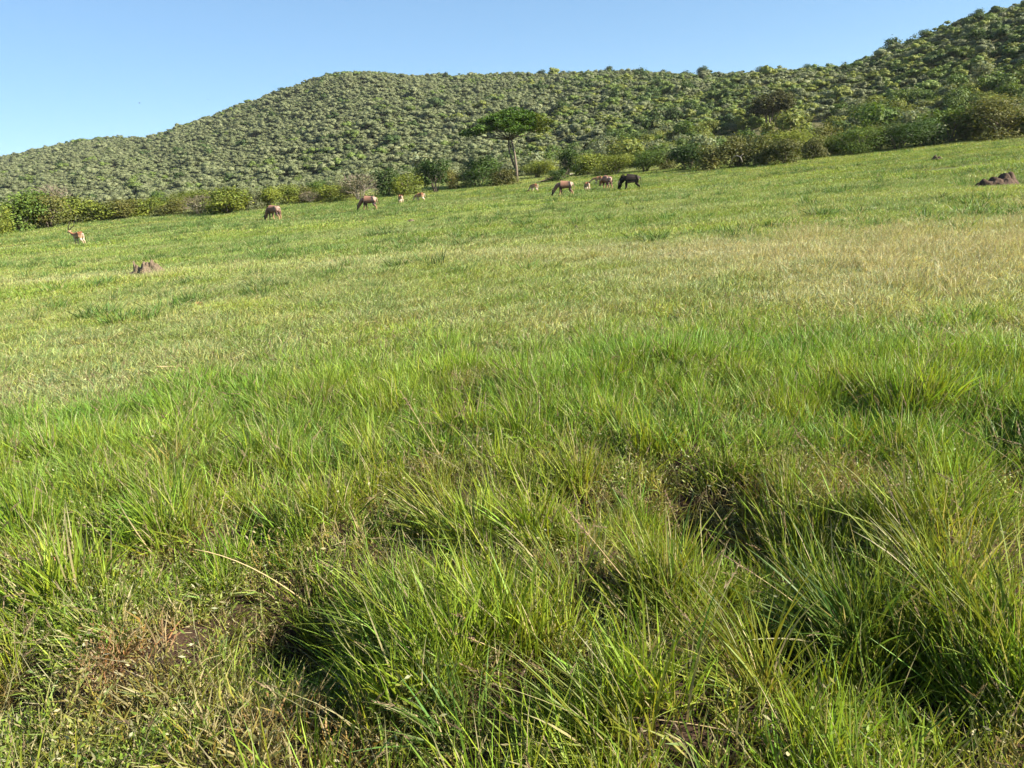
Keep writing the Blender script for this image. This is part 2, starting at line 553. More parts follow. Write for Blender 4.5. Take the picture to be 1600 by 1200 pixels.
def stalks(n, seed, lmin, lmax, spread, lean_sd=0.25, head='plume', hc=(0.62, 0.5, 0.48)):
    """thin flowering stalks with a seed head of small scales"""
    g = np.random.default_rng(seed)
    V, F, Cc = [], [], []
    def strip(a, b, w0, w1, col, al):
        d = b - a; d = d / (np.linalg.norm(d) + 1e-9)
        s = np.cross(d, g.normal(size=3)); s /= np.linalg.norm(s) + 1e-9
        k = len(V)
        V.extend([a - s * w0, a + s * w0, b + s * w1, b - s * w1]); Cc.extend([np.append(col, al)] * 4)
        F.extend([(k, k + 1, k + 2), (k, k + 2, k + 3)])
    for i in range(n):
        L = lmin + (lmax - lmin) * g.random()
        pa = g.random() * 6.283; rr = spread * g.random()
        p = np.array([rr * math.cos(pa), rr * math.sin(pa), 0.0])
        d = np.array([g.normal(0, lean_sd), g.normal(0, lean_sd), 1.0]); d /= np.linalg.norm(d)
        bend = np.array([g.normal(0, 0.12), g.normal(0, 0.12), -0.03])
        nseg = 5
        br = 0.7 + 0.6 * g.random()
        for s in range(nseg):
            q = p + d * L / nseg
            strip(p, q, 0.0022 * (1 - 0.1 * s), 0.0022 * (1 - 0.1 * (s + 1)), np.array([br] * 3), 0.55 if s else 0.3)
            p = q; d = d + bend; d /= np.linalg.norm(d)
        hl = L * (0.16 + 0.12 * g.random())
        hp, hd = p.copy(), d.copy()
        for s in range(16):
            f = s / 16
            c = hp - hd * hl * f * 0.9
            o = g.normal(size=3) * (0.35 if head == 'plume' else 0.9)
            e = c + (hd * 0.5 + o * 0.35) * (0.02 + 0.035 * f if head == 'plume' else 0.05)
            strip(c, e, 0.0032, 0.001, np.array(hc) * (0.6 + 0.6 * g.random()), 1.0)
    return np.array(V), np.array(F), np.array(Cc)

def tuft_mesh(name, *parts):
    k = 0; Vs, Fs, Cs = [], [], []
    for v, f, c in parts:
        Vs.append(v); Fs.append(f + k); Cs.append(c); k += len(v)
    me = mesh_np(name, np.concatenate(Vs), np.concatenate(Fs), M_TUFT)
    set_bc(me, np.concatenate(Cs))
    return me

def herb(n, seed, size=0.017, hmax=0.20, spread=0.10):
    """low leafy herb: small pointed leaves at many heights"""
    g = np.random.default_rng(seed)
    V, F, Cc = [], [], []
    for k in range(n):
        a = g.random() * 6.283; q = spread * math.sqrt(g.random()); zz = 0.01 + hmax * g.random() * (1 - 0.5 * (q / spread) ** 2)
        p = np.array([q * math.cos(a), q * math.sin(a), zz])
        t = np.array([math.cos(a + g.normal(0, .8)), math.sin(a + g.normal(0, .8)), g.normal(0.25, .4)]); t /= np.linalg.norm(t)
        nn = np.array([g.normal(0, .5), g.normal(0, .5), 1.0]); bb = np.cross(nn, t); bb /= np.linalg.norm(bb) + 1e-9
        s_ = size * (0.6 + 0.9 * g.random()); w = s_ * (0.22 + 0.16 * g.random())
        br = 0.65 + 0.7 * g.random(); hu = g.normal(0, .08)
        al = 0.8 if g.random() < 0.22 else 0.0
        i = len(V)
        V.extend([p, p + t * s_ + bb * w, p + t * s_ * 2, p + t * s_ - bb * w]); Cc.extend([(br * (1 + hu), br, br * (1 - hu), al)] * 4)
        F.extend([(i, i + 1, i + 2), (i, i + 2, i + 3)])
    return np.array(V), np.array(F), np.array(Cc)

# near tufts are kept as arrays and written blade by blade into one mesh; far ones are instanced patches
NEAR = []
def near_kind(*parts):
    k = 0; Vs, Fs, Cs = [], [], []
    for v, f, c in parts:
        Vs.append(v); Fs.append(f + k); Cs.append(c); k += len(v)
    NEAR.append((np.concatenate(Vs), np.concatenate(Fs), np.concatenate(Cs)))
for s in range(6): near_kind(blades(20, 100 + s, 0.15, 0.50, 0.0072, 0.07, 0.38, 0.26, 0.36, 4, 0.20, vary=0.27))          # 0-5 long
for s in range(6): near_kind(blades(22, 200 + s, 0.10, 0.34, 0.0082, 0.10, 0.5, 0.32, 0.55, 3, 0.20, vary=0.27))          # 6-11 medium
for s in range(6): near_kind(blades(30, 300 + s, 0.05, 0.19, 0.0062, 0.10, 0.8, 0.45, 0.9, 2, 0.36, vary=0.3)) # 12-17 scrub
for s in range(4): near_kind(stalks(3, 400 + s, 0.40, 0.75, 0.12))                                            # 18-21 seed stalks
for s in range(6): near_kind(herb(50, 450 + s, 0.0105, 0.16, 0.09))                                                               # 22-27 herbs

FAR = []
for s in range(6): FAR.append(tuft_mesh('sward', blades(300, 500 + s, 0.06, 0.22, 0.0085, 0.50, 0.6, 0.4, 0.7, 3, 0.14, vary=0.26), herb(60, 520 + s, 0.02, 0.12, 0.5)))   # 0-5
for s in range(6): FAR.append(tuft_mesh('lawn', blades(420, 600 + s, 0.05, 0.19, 0.015, 0.95, 0.65, 0.4, 0.6, 2, 0.12, vary=0.28)))           # 6-11
for s in range(6): FAR.append(tuft_mesh('far_lawn', blades(620, 650 + s, 0.06, 0.20, 0.030, 1.9, 0.65, 0.4, 0.5, 2, 0.10, vary=0.28)))          # 12-17
for s in range(4): FAR.append(tuft_mesh('straw', blades(90, 700 + s, 0.2, 0.52, 0.008, 0.55, 0.35, 0.25, 0.6, 3, 0.55), stalks(22, 750 + s, 0.3, 0.62, 0.6, hc=(1.15, 1.05, 0.95))))  # 18-21
for s in range(4): FAR.append(tuft_mesh('coarse_tuft', blades(80, 800 + s, 0.14, 0.34, 0.012, 0.20, 0.6, 0.3, 0.6, 3, 0.06)))                  # 22-25
for s in range(4): FAR.append(tuft_mesh('green_sward', blades(200, 850 + s, 0.16, 0.40, 0.0085, 0.34, 0.35, 0.25, 0.6, 3, 0.07, vary=0.24)))    # 26-29

def wedge(n, r0, r1, half):
    r = np.sqrt(rng.random(n) * (r1 * r1 - r0 * r0) + r0 * r0)
    a = (rng.random(n) * 2 - 1) * half
    return r * np.sin(a), r * np.cos(a)

YG = np.array([0.215, 0.305, 0.030]); GR = np.array([0.096, 0.222, 0.022]); BG = np.array([0.150, 0.262, 0.044])
OL = np.array([0.160, 0.185, 0.038]); LAWN = np.array([0.186, 0.262, 0.078]); LAWN2 = np.array([0.105, 0.205, 0.044])
DRY = np.array([0.395, 0.410, 0.235]); BRN = np.array([0.215, 0.120, 0.062])

def blob(x, y, spots):
    """how far inside any of the soft round patches given as (px, py, radius in m)"""
    d = np.zeros_like(x)
    for px, py, s in spots:
        cx, cy = flat(px, py)
        d = np.maximum(d, np.exp(-((x - cx) ** 2 + (y - cy) ** 2) / (2 * s * s)))
    return d

def band(x, y, pts, w):
    """soft band along a polyline, half width w (m, one per corner)"""
    P = [flat(*p) for p in pts]
    d = np.zeros_like(x)
    for k in range(len(P) - 1):
        (ax, ay), (bx, by) = P[k], P[k + 1]
        t = np.clip(((x - ax) * (bx - ax) + (y - ay) * (by - ay)) / ((bx - ax) ** 2 + (by - ay) ** 2), 0, 1)
        ww = w[k] + (w[k + 1] - w[k]) * t
        q = np.hypot(x - ax - t * (bx - ax), y - ay - t * (by - ay)) / ww
        d = np.maximum(d, np.exp(-q * q))
    return d

def mixc(a, b, t):
    t = np.clip(t, 0, 1)[:, None]
    return a * (1 - t) + b * t

def new_set(): return {'p': [], 'r': [], 's': [], 'i': [], 't': []}
near_set, far_set = new_set(), new_set()
def add(S, x, y, kind, s, sz, tint, leanx, leany, dz=0.0):
    n = len(x)
    S['p'].append(np.stack([x, y, H(x, y) + dz], 1))
    S['r'].append((rng.random(n) * 6.283, leanx + 0 * x, leany + 0 * x))
    S['s'].append(np.stack([s, s, s * sz], 1)); S['i'].append(kind); S['t'].append(tint)

def hollow_mask(x, y, k=1.0):
    d = np.zeros_like(x)
    for hx, hy, s, dp in HOLLOW_W:
        d = np.maximum(d, np.exp(-((x - hx) ** 2 + (y - hy) ** 2) / (2 * (s * 0.62 * k) ** 2)))
    return d

SCRUB = [(450, 1065, 0.35), (560, 1080, 0.25), (150, 1090, 0.75), (330, 1000, 0.45), (60, 930, 0.6), (420, 1110, 0.4), (100, 870, 0.5), (1280, 790, 0.5), (1180, 800, 0.35), (30, 1180, 0.6), (300, 1180, 0.5), (960, 760, 0.35),
         (720, 720, 0.4), (480, 690, 0.4)]
STRAWBAND = ([(-150, 450), (220, 430), (520, 412), (1000, 395), (1250, 400), (1500, 400), (1750, 395)], [1.2, 1.2, 1.4, 1.6, 3.2, 5.6, 7.0])

def lean_field(x, y):
    return -0.23 + 0.10 * smooth((np.hypot(x, y) - 4) / 3) + 0.16 * fbm(x / 1.3, y / 1.3, 41, 2), 0.02 + 0.2 * fbm(x / 1.1, y / 1.1, 43, 2)

# -- foreground: tussocks of long grass with scrubby short growth between
n_c = 215
cx, cy = wedge(n_c, 1.6, 9.5, R(48))
keep = (hollow_mask(cx, cy) < 0.40) & (blob(cx, cy, SCRUB) < 0.45 + 0.3 * rng.random(n_c))
cx, cy = cx[keep], cy[keep]
hw = np.array(HOLLOW_W)                     # tall tussocks added on each hollow's sunward rim lean over to shade it
cx = np.concatenate([cx, hw[:, 0] + 1.00 * hw[:, 2], hw[:, 0] + 1.30 * hw[:, 2], hw[:, 0] + 0.85 * hw[:, 2], hw[:, 0] + 1.7 * hw[:, 2]])
cy = np.concatenate([cy, hw[:, 1] - 0.15 * hw[:, 2], hw[:, 1] + 0.50 * hw[:, 2], hw[:, 1] - 0.75 * hw[:, 2], hw[:, 1] - 0.3 * hw[:, 2]])
csz = 0.7 + 0.6 * rng.random(len(cx)); csz[-4 * len(hw):] += 0.15
per = 12
x = np.repeat(cx, per) + rng.normal(0, 0.10, len(cx) * per); y = np.repeat(cy, per) + rng.normal(0, 0.10, len(cx) * per)
cs = np.repeat(csz, per)
ox = x - np.repeat(cx, per); oy = y - np.repeat(cy, per)
lx, ly = lean_field(x, y)
rightness = smooth((x / np.hypot(x, y) - 0.15) / 0.3)
tn = mixc(YG, GR, 0.35 + 0.55 * fbm(x / 1.0, y / 1.0, 51) + np.repeat(rng.normal(0, 0.25, len(cx)), per))
tn = mixc(tn, OL, 0.2 + 0.5 * fbm(x / 0.6, y / 0.6, 53))
n = len(x)
add(near_set, x, y, rng.integers(0, 6, n), cs * (0.75 + 0.4 * rng.random(n)), 1.0, tn * (0.85 + 0.3 * rng.random((n, 1))),
    lx * (1 - 0.6 * rightness) + ox * 0.9 + rng.normal(0, 0.19, n), ly + oy * 0.9 + rng.normal(0, 0.19, n))
# medium growth filling between
n = 3600
x, y = wedge(n, 1.4, 9.5, R(48))
k = (hollow_mask(x, y, 0.95) < 0.25 + 0.3 * rng.random(n)) & (blob(x, y, SCRUB) < 0.4 + 0.5 * rng.random(n)) & (fbm(x / 0.45, y / 0.45, 61) > -0.02)
x, y = x[k], y[k]; n = len(x)
lx, ly = lean_field(x, y)
tn = mixc(GR, YG, 0.55 + 0.6 * fbm(x / 1.2, y / 1.2, 63)); tn = mixc(tn, OL, 0.25 + 0.5 * fbm(x / 0.5, y / 0.5, 65))
add(near_set, x, y, rng.integers(6, 12, n), 0.75 + 0.45 * rng.random(n), 0.95, tn, 0.7 * lx + rng.normal(0, 0.15, n), ly + rng.normal(0, 0.15, n))
# short scrub and herbs, densest on the dry patches at the lower left
n = 21000
x, y = wedge(n, 1.4, 10, R(48))
sc = blob(x, y, SCRUB)
k = (rng.random(n) < 0.30 + 0.9 * sc) & (hollow_mask(x, y, 0.8) < 0.40 + 0.3 * rng.random(n)) & (fbm(x / 0.35, y / 0.35, 71) > -0.3)
x, y, sc = x[k], y[k], sc[k]; n = len(x)
tn = mixc(np.tile(mixc(GR[None], YG[None], np.array([0.4])), (n, 1)), OL, 0.5 + 0.7 * fbm(x / 0.4, y / 0.4, 73)); tn = mixc(tn, BRN, 0.27 + 1.15 * fbm(x / 0.45, y / 0.45, 75) * (0.4 + sc))
kd = np.where(rng.random(n) < 0.30, rng.integers(22, 28, n), rng.integers(12, 18, n))
add(near_set, x, y, kd, 0.8 + 0.7 * rng.random(n), 1.0 + 0.6 * rng.random(n), tn * (0.8 + 0.45 * rng.random((n, 1))), rng.normal(-0.08, 0.2, n), rng.normal(0, 0.2, n))
# seed stalks
n = 680
x, y = wedge(n, 1.8, 12, R(46))
k = fbm(x / 1.5, y / 1.5, 77) > -0.2; x, y = x[k], y[k]; n = len(x)
lx, ly = lean_field(x, y)
add(near_set, x, y, rng.integers(18, 22, n), 0.7 + 0.45 * rng.random(n), 1.0, np.tile(OL, (n, 1)), 1.2 * lx + rng.normal(0, 0.2, n), ly + rng.normal(0, 0.2, n))
# -- lush band 6.5 to 13 m: bright blue-green upright grass
n = 2300
x, y = wedge(n, 6.4, 14, R(48))
r = np.hypot(x, y)
k = (rng.random(n) < smooth((r - 6.4) / 1.0) * (1 - smooth((r - 8.6) / 4.2))) & (hollow_mask(x, y) < 0.5) & (fbm(x / 0.8, y / 0.8, 79) > -0.3)
x, y = x[k], y[k]; n = len(x)
tn = mixc(np.tile(BG, (n, 1)), GR, 0.15 + 0.7 * fbm(x / 1.6, y / 1.6, 81)); tn = mixc(tn, YG, 0.30 + 0.8 * fbm(x / 2.1, y / 1.2, 83))
add(far_set, x, y, rng.integers(26, 30, n), 0.7 + 0.5 * rng.random(n), 0.9, tn * (0.9 + 0.3 * rng.random((n, 1))), rng.normal(-0.1, 0.14, n), rng.normal(0, 0.14, n))
# -- 9 to 25 m: medium short grass, yellowish
n = 4200
x, y = wedge(n, 8.5, 25.5, R(46))
r = np.hypot(x, y)
k = rng.random(n) < smooth((r - 8.3) / 2.5)
x, y, r = x[k], y[k], r[k]; n = len(x)
st = band(x, y, *STRAWBAND) * (0.5 + 0.5 * smooth((x + 1) / 9))
tn = mixc(np.tile(LAWN, (n, 1)), YG, 0.45 + 0.9 * fbm(x / 2.2, y / 2.2, 91)); tn = mixc(tn, LAWN2, 0.1 + 1.1 * fbm(x / 1.3, y / 1.0, 93))
tn = mixc(tn, DRY, 0.22 + 0.5 * fbm(x / 1.1, y / 1.1, 95) + 0.8 * st)
add(far_set, x, y, rng.integers(0, 6, n), 0.8 + 0.5 * rng.random(n), 0.95 - 0.2 * smooth((r - 12) / 8), tn * (0.85 + 0.35 * rng.random((n, 1))), rng.normal(-0.06, 0.08, n), rng.normal(0, 0.08, n))
# -- 22 to 52 m: grazed lawn with the straw band
n = 4600
x, y = wedge(n, 22, 53, R(44))
st = band(x, y, *STRAWBAND) * (0.5 + 0.5 * smooth((x + 1) / 9))
tn = mixc(np.tile(LAWN, (n, 1)), LAWN2, 0.45 + 1.1 * fbm(x / 4, y / 4, 101)); tn = mixc(tn, YG, 0.3 + 0.8 * fbm(x / 7, y / 3, 103))
tn = mixc(tn, DRY, 0.05 + 0.35 * fbm(x / 3, y / 2, 105) + 0.75 * st)
add(far_set, x, y, rng.integers(6, 12, n), 0.85 + 0.4 * rng.random(n), 0.85, tn * (0.85 + 0.35 * rng.random((n, 1))), rng.normal(-0.03, 0.03, n), rng.normal(0, 0.03, n))
# tall straw grass of the dry band, thickest on the right
n = 2600
x, y = wedge(n, 14, 40, R(44))
st = band(x, y, *STRAWBAND) * (0.5 + 0.5 * smooth((x + 1) / 9))
k = rng.random(n) < st * (0.12 + 0.88 * smooth((x - 2) / 9)); x, y = x[k], y[k]; n = len(x)
tn = mixc(np.tile(DRY, (n, 1)), YG, 0.3 + 0.6 * fbm(x / 2, y / 2, 107))
add(far_set, x, y, rng.integers(18, 22, n), 0.8 + 0.4 * rng.random(n), 0.8, tn, rng.normal(-0.08, 0.1, n), rng.normal(0, 0.1, n))
# -- 48 to 132 m: far lawn
n = 5600
x, y = wedge(n, 49, 134, R(43))
r = np.hypot(x, y)
tn = mixc(np.tile(LAWN, (n, 1)), LAWN2, 0.30 + 1.0 * fbm(x / 7, y / 7, 111)); tn = mixc(tn, YG, 0.3 + 0.8 * fbm(x / 14, y / 5, 113))
edge = smooth((r - 88) / 14)
tn = mixc(tn, DRY * 0.9, 0.0 + 0.3 * fbm(x / 5, y / 3, 115) + 0.35 * edge)
add(far_set, x, y, rng.integers(12, 18, n), 0.85 + 0.4 * rng.random(n), 0.9 + 0.8 * edge, tn * (0.85 + 0.35 * rng.random((n, 1))), rng.normal(-0.02, 0.02, n), rng.normal(0, 0.02, n))
# coarse tufts in the lawn, tinted darker to paint in tuft shadows
n = 6000
x, y = wedge(n, 17, 95, R(43))
k = fbm(x / 6, y / 2, 121) > 0.02; x, y = x[k], y[k]; n = len(x)
add(far_set, x, y, rng.integers(22, 26, n), 0.8 + 1.1 * rng.random(n), 0.8, np.tile(LAWN2 * 0.74, (n, 1)) * (0.7 + 0.7 * rng.random((n, 1))), rng.normal(0, 0.15, n), rng.normal(0, 0.15, n))

def rot_mats(yaw, tx, ty):
    a = np.hypot(tx, ty) + 1e-6
    ux, uy = -ty / a, tx / a
    c, s = np.cos(a), np.sin(a)
    T = np.zeros((len(yaw), 3, 3))
    T[:, 0, 0] = c + ux * ux * (1 - c); T[:, 0, 1] = ux * uy * (1 - c); T[:, 0, 2] = uy * s
    T[:, 1, 0] = ux * uy * (1 - c); T[:, 1, 1] = c + uy * uy * (1 - c); T[:, 1, 2] = -ux * s
    T[:, 2, 0] = -uy * s; T[:, 2, 1] = ux * s; T[:, 2, 2] = c
    Z = np.zeros_like(T)
    Z[:, 0, 0] = np.cos(yaw); Z[:, 0, 1] = -np.sin(yaw); Z[:, 1, 0] = np.sin(yaw); Z[:, 1, 1] = np.cos(yaw); Z[:, 2, 2] = 1
    return T @ Z

def write_near(name, S):
    P, I, T, Sc = np.concatenate(S['p']), np.concatenate(S['i']), np.concatenate(S['t']), np.concatenate(S['s'])
    M = rot_mats(*[np.concatenate([q[j] for q in S['r']]) for j in range(3)])
    Vs, Fs, Cs, off = [], [], [], 0
    for k, (v, f, c) in enumerate(NEAR):
        w = np.where(I == k)[0]
        if not len(w): continue
        L = v[None] * Sc[w][:, None, :]
        Wd = np.einsum('nij,nvj->nvi', M[w], L) + P[w][:, None, :]
        cl = T[w][:, None, :] * c[None, :, :3]
        al = c[None, :, 3:4]
        cl = cl * (1 - al) + np.array(STRAW) * c[None, :, :3] * al
        Vs.append(Wd.reshape(-1, 3)); Cs.append(cl.reshape(-1, 3))
        Fs.append((f[None] + off + (np.arange(len(w)) * len(v))[:, None, None]).reshape(-1, 3))
        off += len(w) * len(v)
    me = mesh_np(name, np.concatenate(Vs), np.concatenate(Fs), M_NEAR)
    set_bc(me, np.concatenate(Cs))
    print('NEAR TRIS', len(me.polygons))
    return link(name, me)
M_NEAR = near_material('near_grass_blades')
stuff(write_near('long_grass', near_set), 'long yellow-green grass and low herbs filling the foreground', 'grass')
fr = [np.concatenate([q[j] for q in far_set['r']]) for j in range(3)]
go_ = scatter('meadow_grass', FAR, np.concatenate(far_set['p']), tilt_euler(*fr), np.concatenate(far_set['s']), np.concatenate(far_set['i']), np.concatenate(far_set['t']))
print('FAR INSTANCES', len(go_.data.vertices))
stuff(go_, 'short green and straw coloured grass of the grazed meadow', 'grass')

# ------------------------------------------------------------------ shrubs and trees
def crown_mesh(name, seed, n_lobes, n_leaves, leaf, material=None, rough=0.7, flat_top=0.0, low=0.12, lobe=(0.20, 0.34), squash=0.75, spread=0.36, shell=0.55, up_bias=0.5):
    """unit crown: about 1 wide, 1 high, base at z=0; leaf-sized faces through several overlapping lobes"""
    g = np.random.default_rng(seed)
    lc, lr = [], []
    for k in range(n_lobes):
        a = g.random() * 6.283; q = spread * math.sqrt(g.random())
        zz = low + (0.80 - low) * g.random() ** 0.75
        q *= math.sqrt(max(0.12, 1 - max(0, (zz - 0.35) / 0.75) ** 2)) if not flat_top else 1.0
        lc.append((q * math.cos(a), q * math.sin(a), zz)); lr.append(lobe[0] + (lobe[1] - lobe[0]) * g.random())
    lc, lr = np.array(lc), np.array(lr)
    w = lr ** 2; w /= w.sum()
    k = g.choice(n_lobes, n_leaves, p=w)
    d = g.normal(size=(n_leaves, 3)); d /= np.linalg.norm(d, axis=1)[:, None]
    rad = lr[k] * (shell + (1.05 - shell) * g.random(n_leaves)) * (1 + 0.18 * g.normal(size=n_leaves))
    P = lc[k] + d * rad[:, None] * np.array([1, 1, squash])
    P[:, 2] = np.abs(P[:, 2])
    nrm = d * 0.8 + g.normal(size=(n_leaves, 3)) * rough + np.array([0, 0, up_bias]); nrm /= np.linalg.norm(nrm, axis=1)[:, None]
    t = np.cross(nrm, g.normal(size=(n_leaves, 3))); t /= np.linalg.norm(t, axis=1)[:, None]
    b = np.cross(nrm, t)
    s = leaf * (0.6 + 0.8 * g.random(n_leaves))[:, None]
    bend = nrm * s * 0.25
    V = np.stack([P - t * s, P - b * s * 0.55 + bend, P + t * s, P + b * s * 0.55 + bend], 1).reshape(-1, 3)
    F = (np.arange(n_leaves)[:, None] * 4 + np.arange(4)[None, :])
    me = mesh_np(name, V, F, material)
    lb = (0.85 + 0.3 * g.random(n_lobes))[k]
    br = lb * (0.75 + 0.5 * g.random(n_leaves)); hu = g.normal(0, 0.06, n_leaves)
    cc = np.stack([br * (1 + hu), br, br * (1 - hu), np.zeros(n_leaves)], 1)
    set_bc(me, np.repeat(cc, 4, 0))
    return me

def stems_mesh(name, seed, n, material, thick=0.018, reach=0.75, spread=0.33, forks=2):
    """unit multi-stemmed trunk that fans out into the crown"""
    g = np.random.default_rng(seed)
    parts = []
    for k in range(n):
        a = 6.283 * (k + g.random() * 0.7) / n; q = spread * (0.4 + 0.6 * g.random())
        top = np.array([q * math.cos(a), q * math.sin(a), reach * (0.7 + 0.3 * g.random())])
        b = np.array([0.03 * math.cos(a), 0.03 * math.sin(a), -0.03])
        m1 = b * 0.6 + top * 0.4 + np.array([g.normal(0, .02), g.normal(0, .02), 0.06])
        m2 = b * 0.25 + top * 0.75 + np.array([g.normal(0, .03), g.normal(0, .03), 0.03])
        parts.append(tube([b, m1, m2, top], [thick, thick * .75, thick * .5, thick * .2], 5))
        for f in range(forks):
            s = m1 * (1 - f * 0.4) + m2 * f * 0.4
            e = s + np.array([g.normal(0, .13), g.normal(0, .13), 0.16 + 0.14 * g.random()])
            parts.append(tube([s, (s + e) / 2 + g.normal(0, .012, 3), e], [thick * .5, thick * .35, thick * .12], 4))
    V, F = join(*parts)
    return mesh_np(name, V, F, material, True)

def twig_mesh(name, seed, n, material, n_twig=260):
    """bare crown: fine twigs standing from fanned branches"""
    g = np.random.default_rng(seed)
    V, F = [], []
    for k in range(n_twig):
        a = g.random() * 6.283; q = 0.42 * math.sqrt(g.random()); z = 0.25 + 0.6 * g.random()
        q *= math.sqrt(max(0.1, 1 - ((z - 0.45) / 0.6) ** 2))
        p = np.array([q * math.cos(a), q * math.sin(a), z])
        d = np.array([p[0] * 1.2, p[1] * 1.2, 0.35]) + g.normal(0, 0.3, 3); d /= np.linalg.norm(d)
        e = p + d * (0.10 + 0.14 * g.random())
        v, f = tube([p, (p + e) / 2 + g.normal(0, 0.012, 3), e], [0.006, 0.004, 0.0015], 3, False)
        kk = len(V); V += v; F += [tuple(i + kk for i in q2) for q2 in f]
    return mesh_np(name, V, F, material, False)

LEAF = {
    'yellow': leaf_material('leaves_yellow_green', (0.195, 0.230, 0.034), (0.145, 0.185, 0.032)),
    'green': leaf_material('leaves_green', (0.075, 0.125, 0.024), (0.110, 0.165, 0.028)),
    'dark': leaf_material('leaves_dark_green', (0.036, 0.068, 0.017), (0.060, 0.105, 0.022)),
    'olive': leaf_material('leaves_olive', (0.150, 0.150, 0.040), (0.110, 0.125, 0.034)),
    'brown': leaf_material('leaves_brown_olive', (0.120, 0.124, 0.038), (0.088, 0.102, 0.030)),
    'grey': leaf_material('leaves_grey_green', (0.190, 0.205, 0.110), (0.145, 0.165, 0.080)),
    'acacia': leaf_material('leaves_acacia', (0.070, 0.120, 0.020), (0.105, 0.155, 0.026)),
    'umber': leaf_material('leaves_dark_olive', (0.066, 0.070, 0.021), (0.048, 0.056, 0.018)),
    'twig': leaf_material('leaves_sparse_grey_brown', (0.150, 0.150, 0.078), (0.118, 0.125, 0.056)),
}
CROWNS = [crown_mesh('bush_crown', 30 + k, 15 + k % 4, 3400, 0.031, None, low=0.04, rough=0.5) for k in range(8)]
BIG = [crown_mesh('large_bush_crown', 50 + k, 18, 8000, 0.018, None, rough=0.5, low=0.05) for k in range(3)]
TALL = [crown_mesh('tree_crown', 60 + k, 13, 3000, 0.030, None, low=0.26, lobe=(0.17, 0.30)) for k in range(3)]
SPARSE = [crown_mesh('sparse_crown', 70 + k, 16, 1300, 0.022, None, low=0.12, lobe=(0.12, 0.24)) for k in range(3)]
STEMS = [stems_mesh('stems', 80 + k, 6, M_BARK) for k in range(4)]
STEMS_PALE = [stems_mesh('stems', 90 + k, 7, M_BARK_PALE, 0.014) for k in range(2)]
TWIGS = [twig_mesh('twigs', 95 + k, 7, M_BARK) for k in range(2)]

def own_material(o, m):
    if not o.data.materials: o.data.materials.append(m)
    o.material_slots[0].link = 'OBJECT'; o.material_slots[0].material = m

def bush(px, base, top, width, kind, form, name, label, cat='bush', group=None, back=0.0, depth=1.0):
    x, y, z, r = ground_at(px, base)
    if back:
        u = Vector((x, y)).normalized(); x += u.x * back; y += u.y * back; r += back; z = float(H(x, y))
    hgt = (base - top) * r / FPX * (1 + 0.0); wid = width * r / FPX
    if back:                                        # keep the top where it shows
        _, e = 0, ray(px, top); hgt = max(1.0, CAM.z + e.z / math.hypot(e.x, e.y) * r - z)
    rz = random.random() * 6.283
    o = empty(name, (x, y, z - 0.05), rz, (wid * 1.14, wid * 1.14 * depth, hgt * (1.10 if px < 600 else 1.06 if px < 900 else 0.97)))
    tag(o, label, cat, group)
    k = random.randrange(1000)
    if form == 'bare':
        c = link('crown', SPARSE[k % 3], o); own_material(c, LEAF[kind])
        link('twigs', TWIGS[k % 2], o); link('trunk', STEMS_PALE[k % 2], o)
    elif form == 'tree':
        c = link('crown', TALL[k % 3], o); own_material(c, LEAF[kind]); link('trunk', STEMS[k % 4], o)
    else:
        c = link('crown', BIG[k % 3] if wid > 4.4 else CROWNS[k % 8], o); own_material(c, LEAF[kind]); link('trunk', STEMS[k % 4], o)
    return o

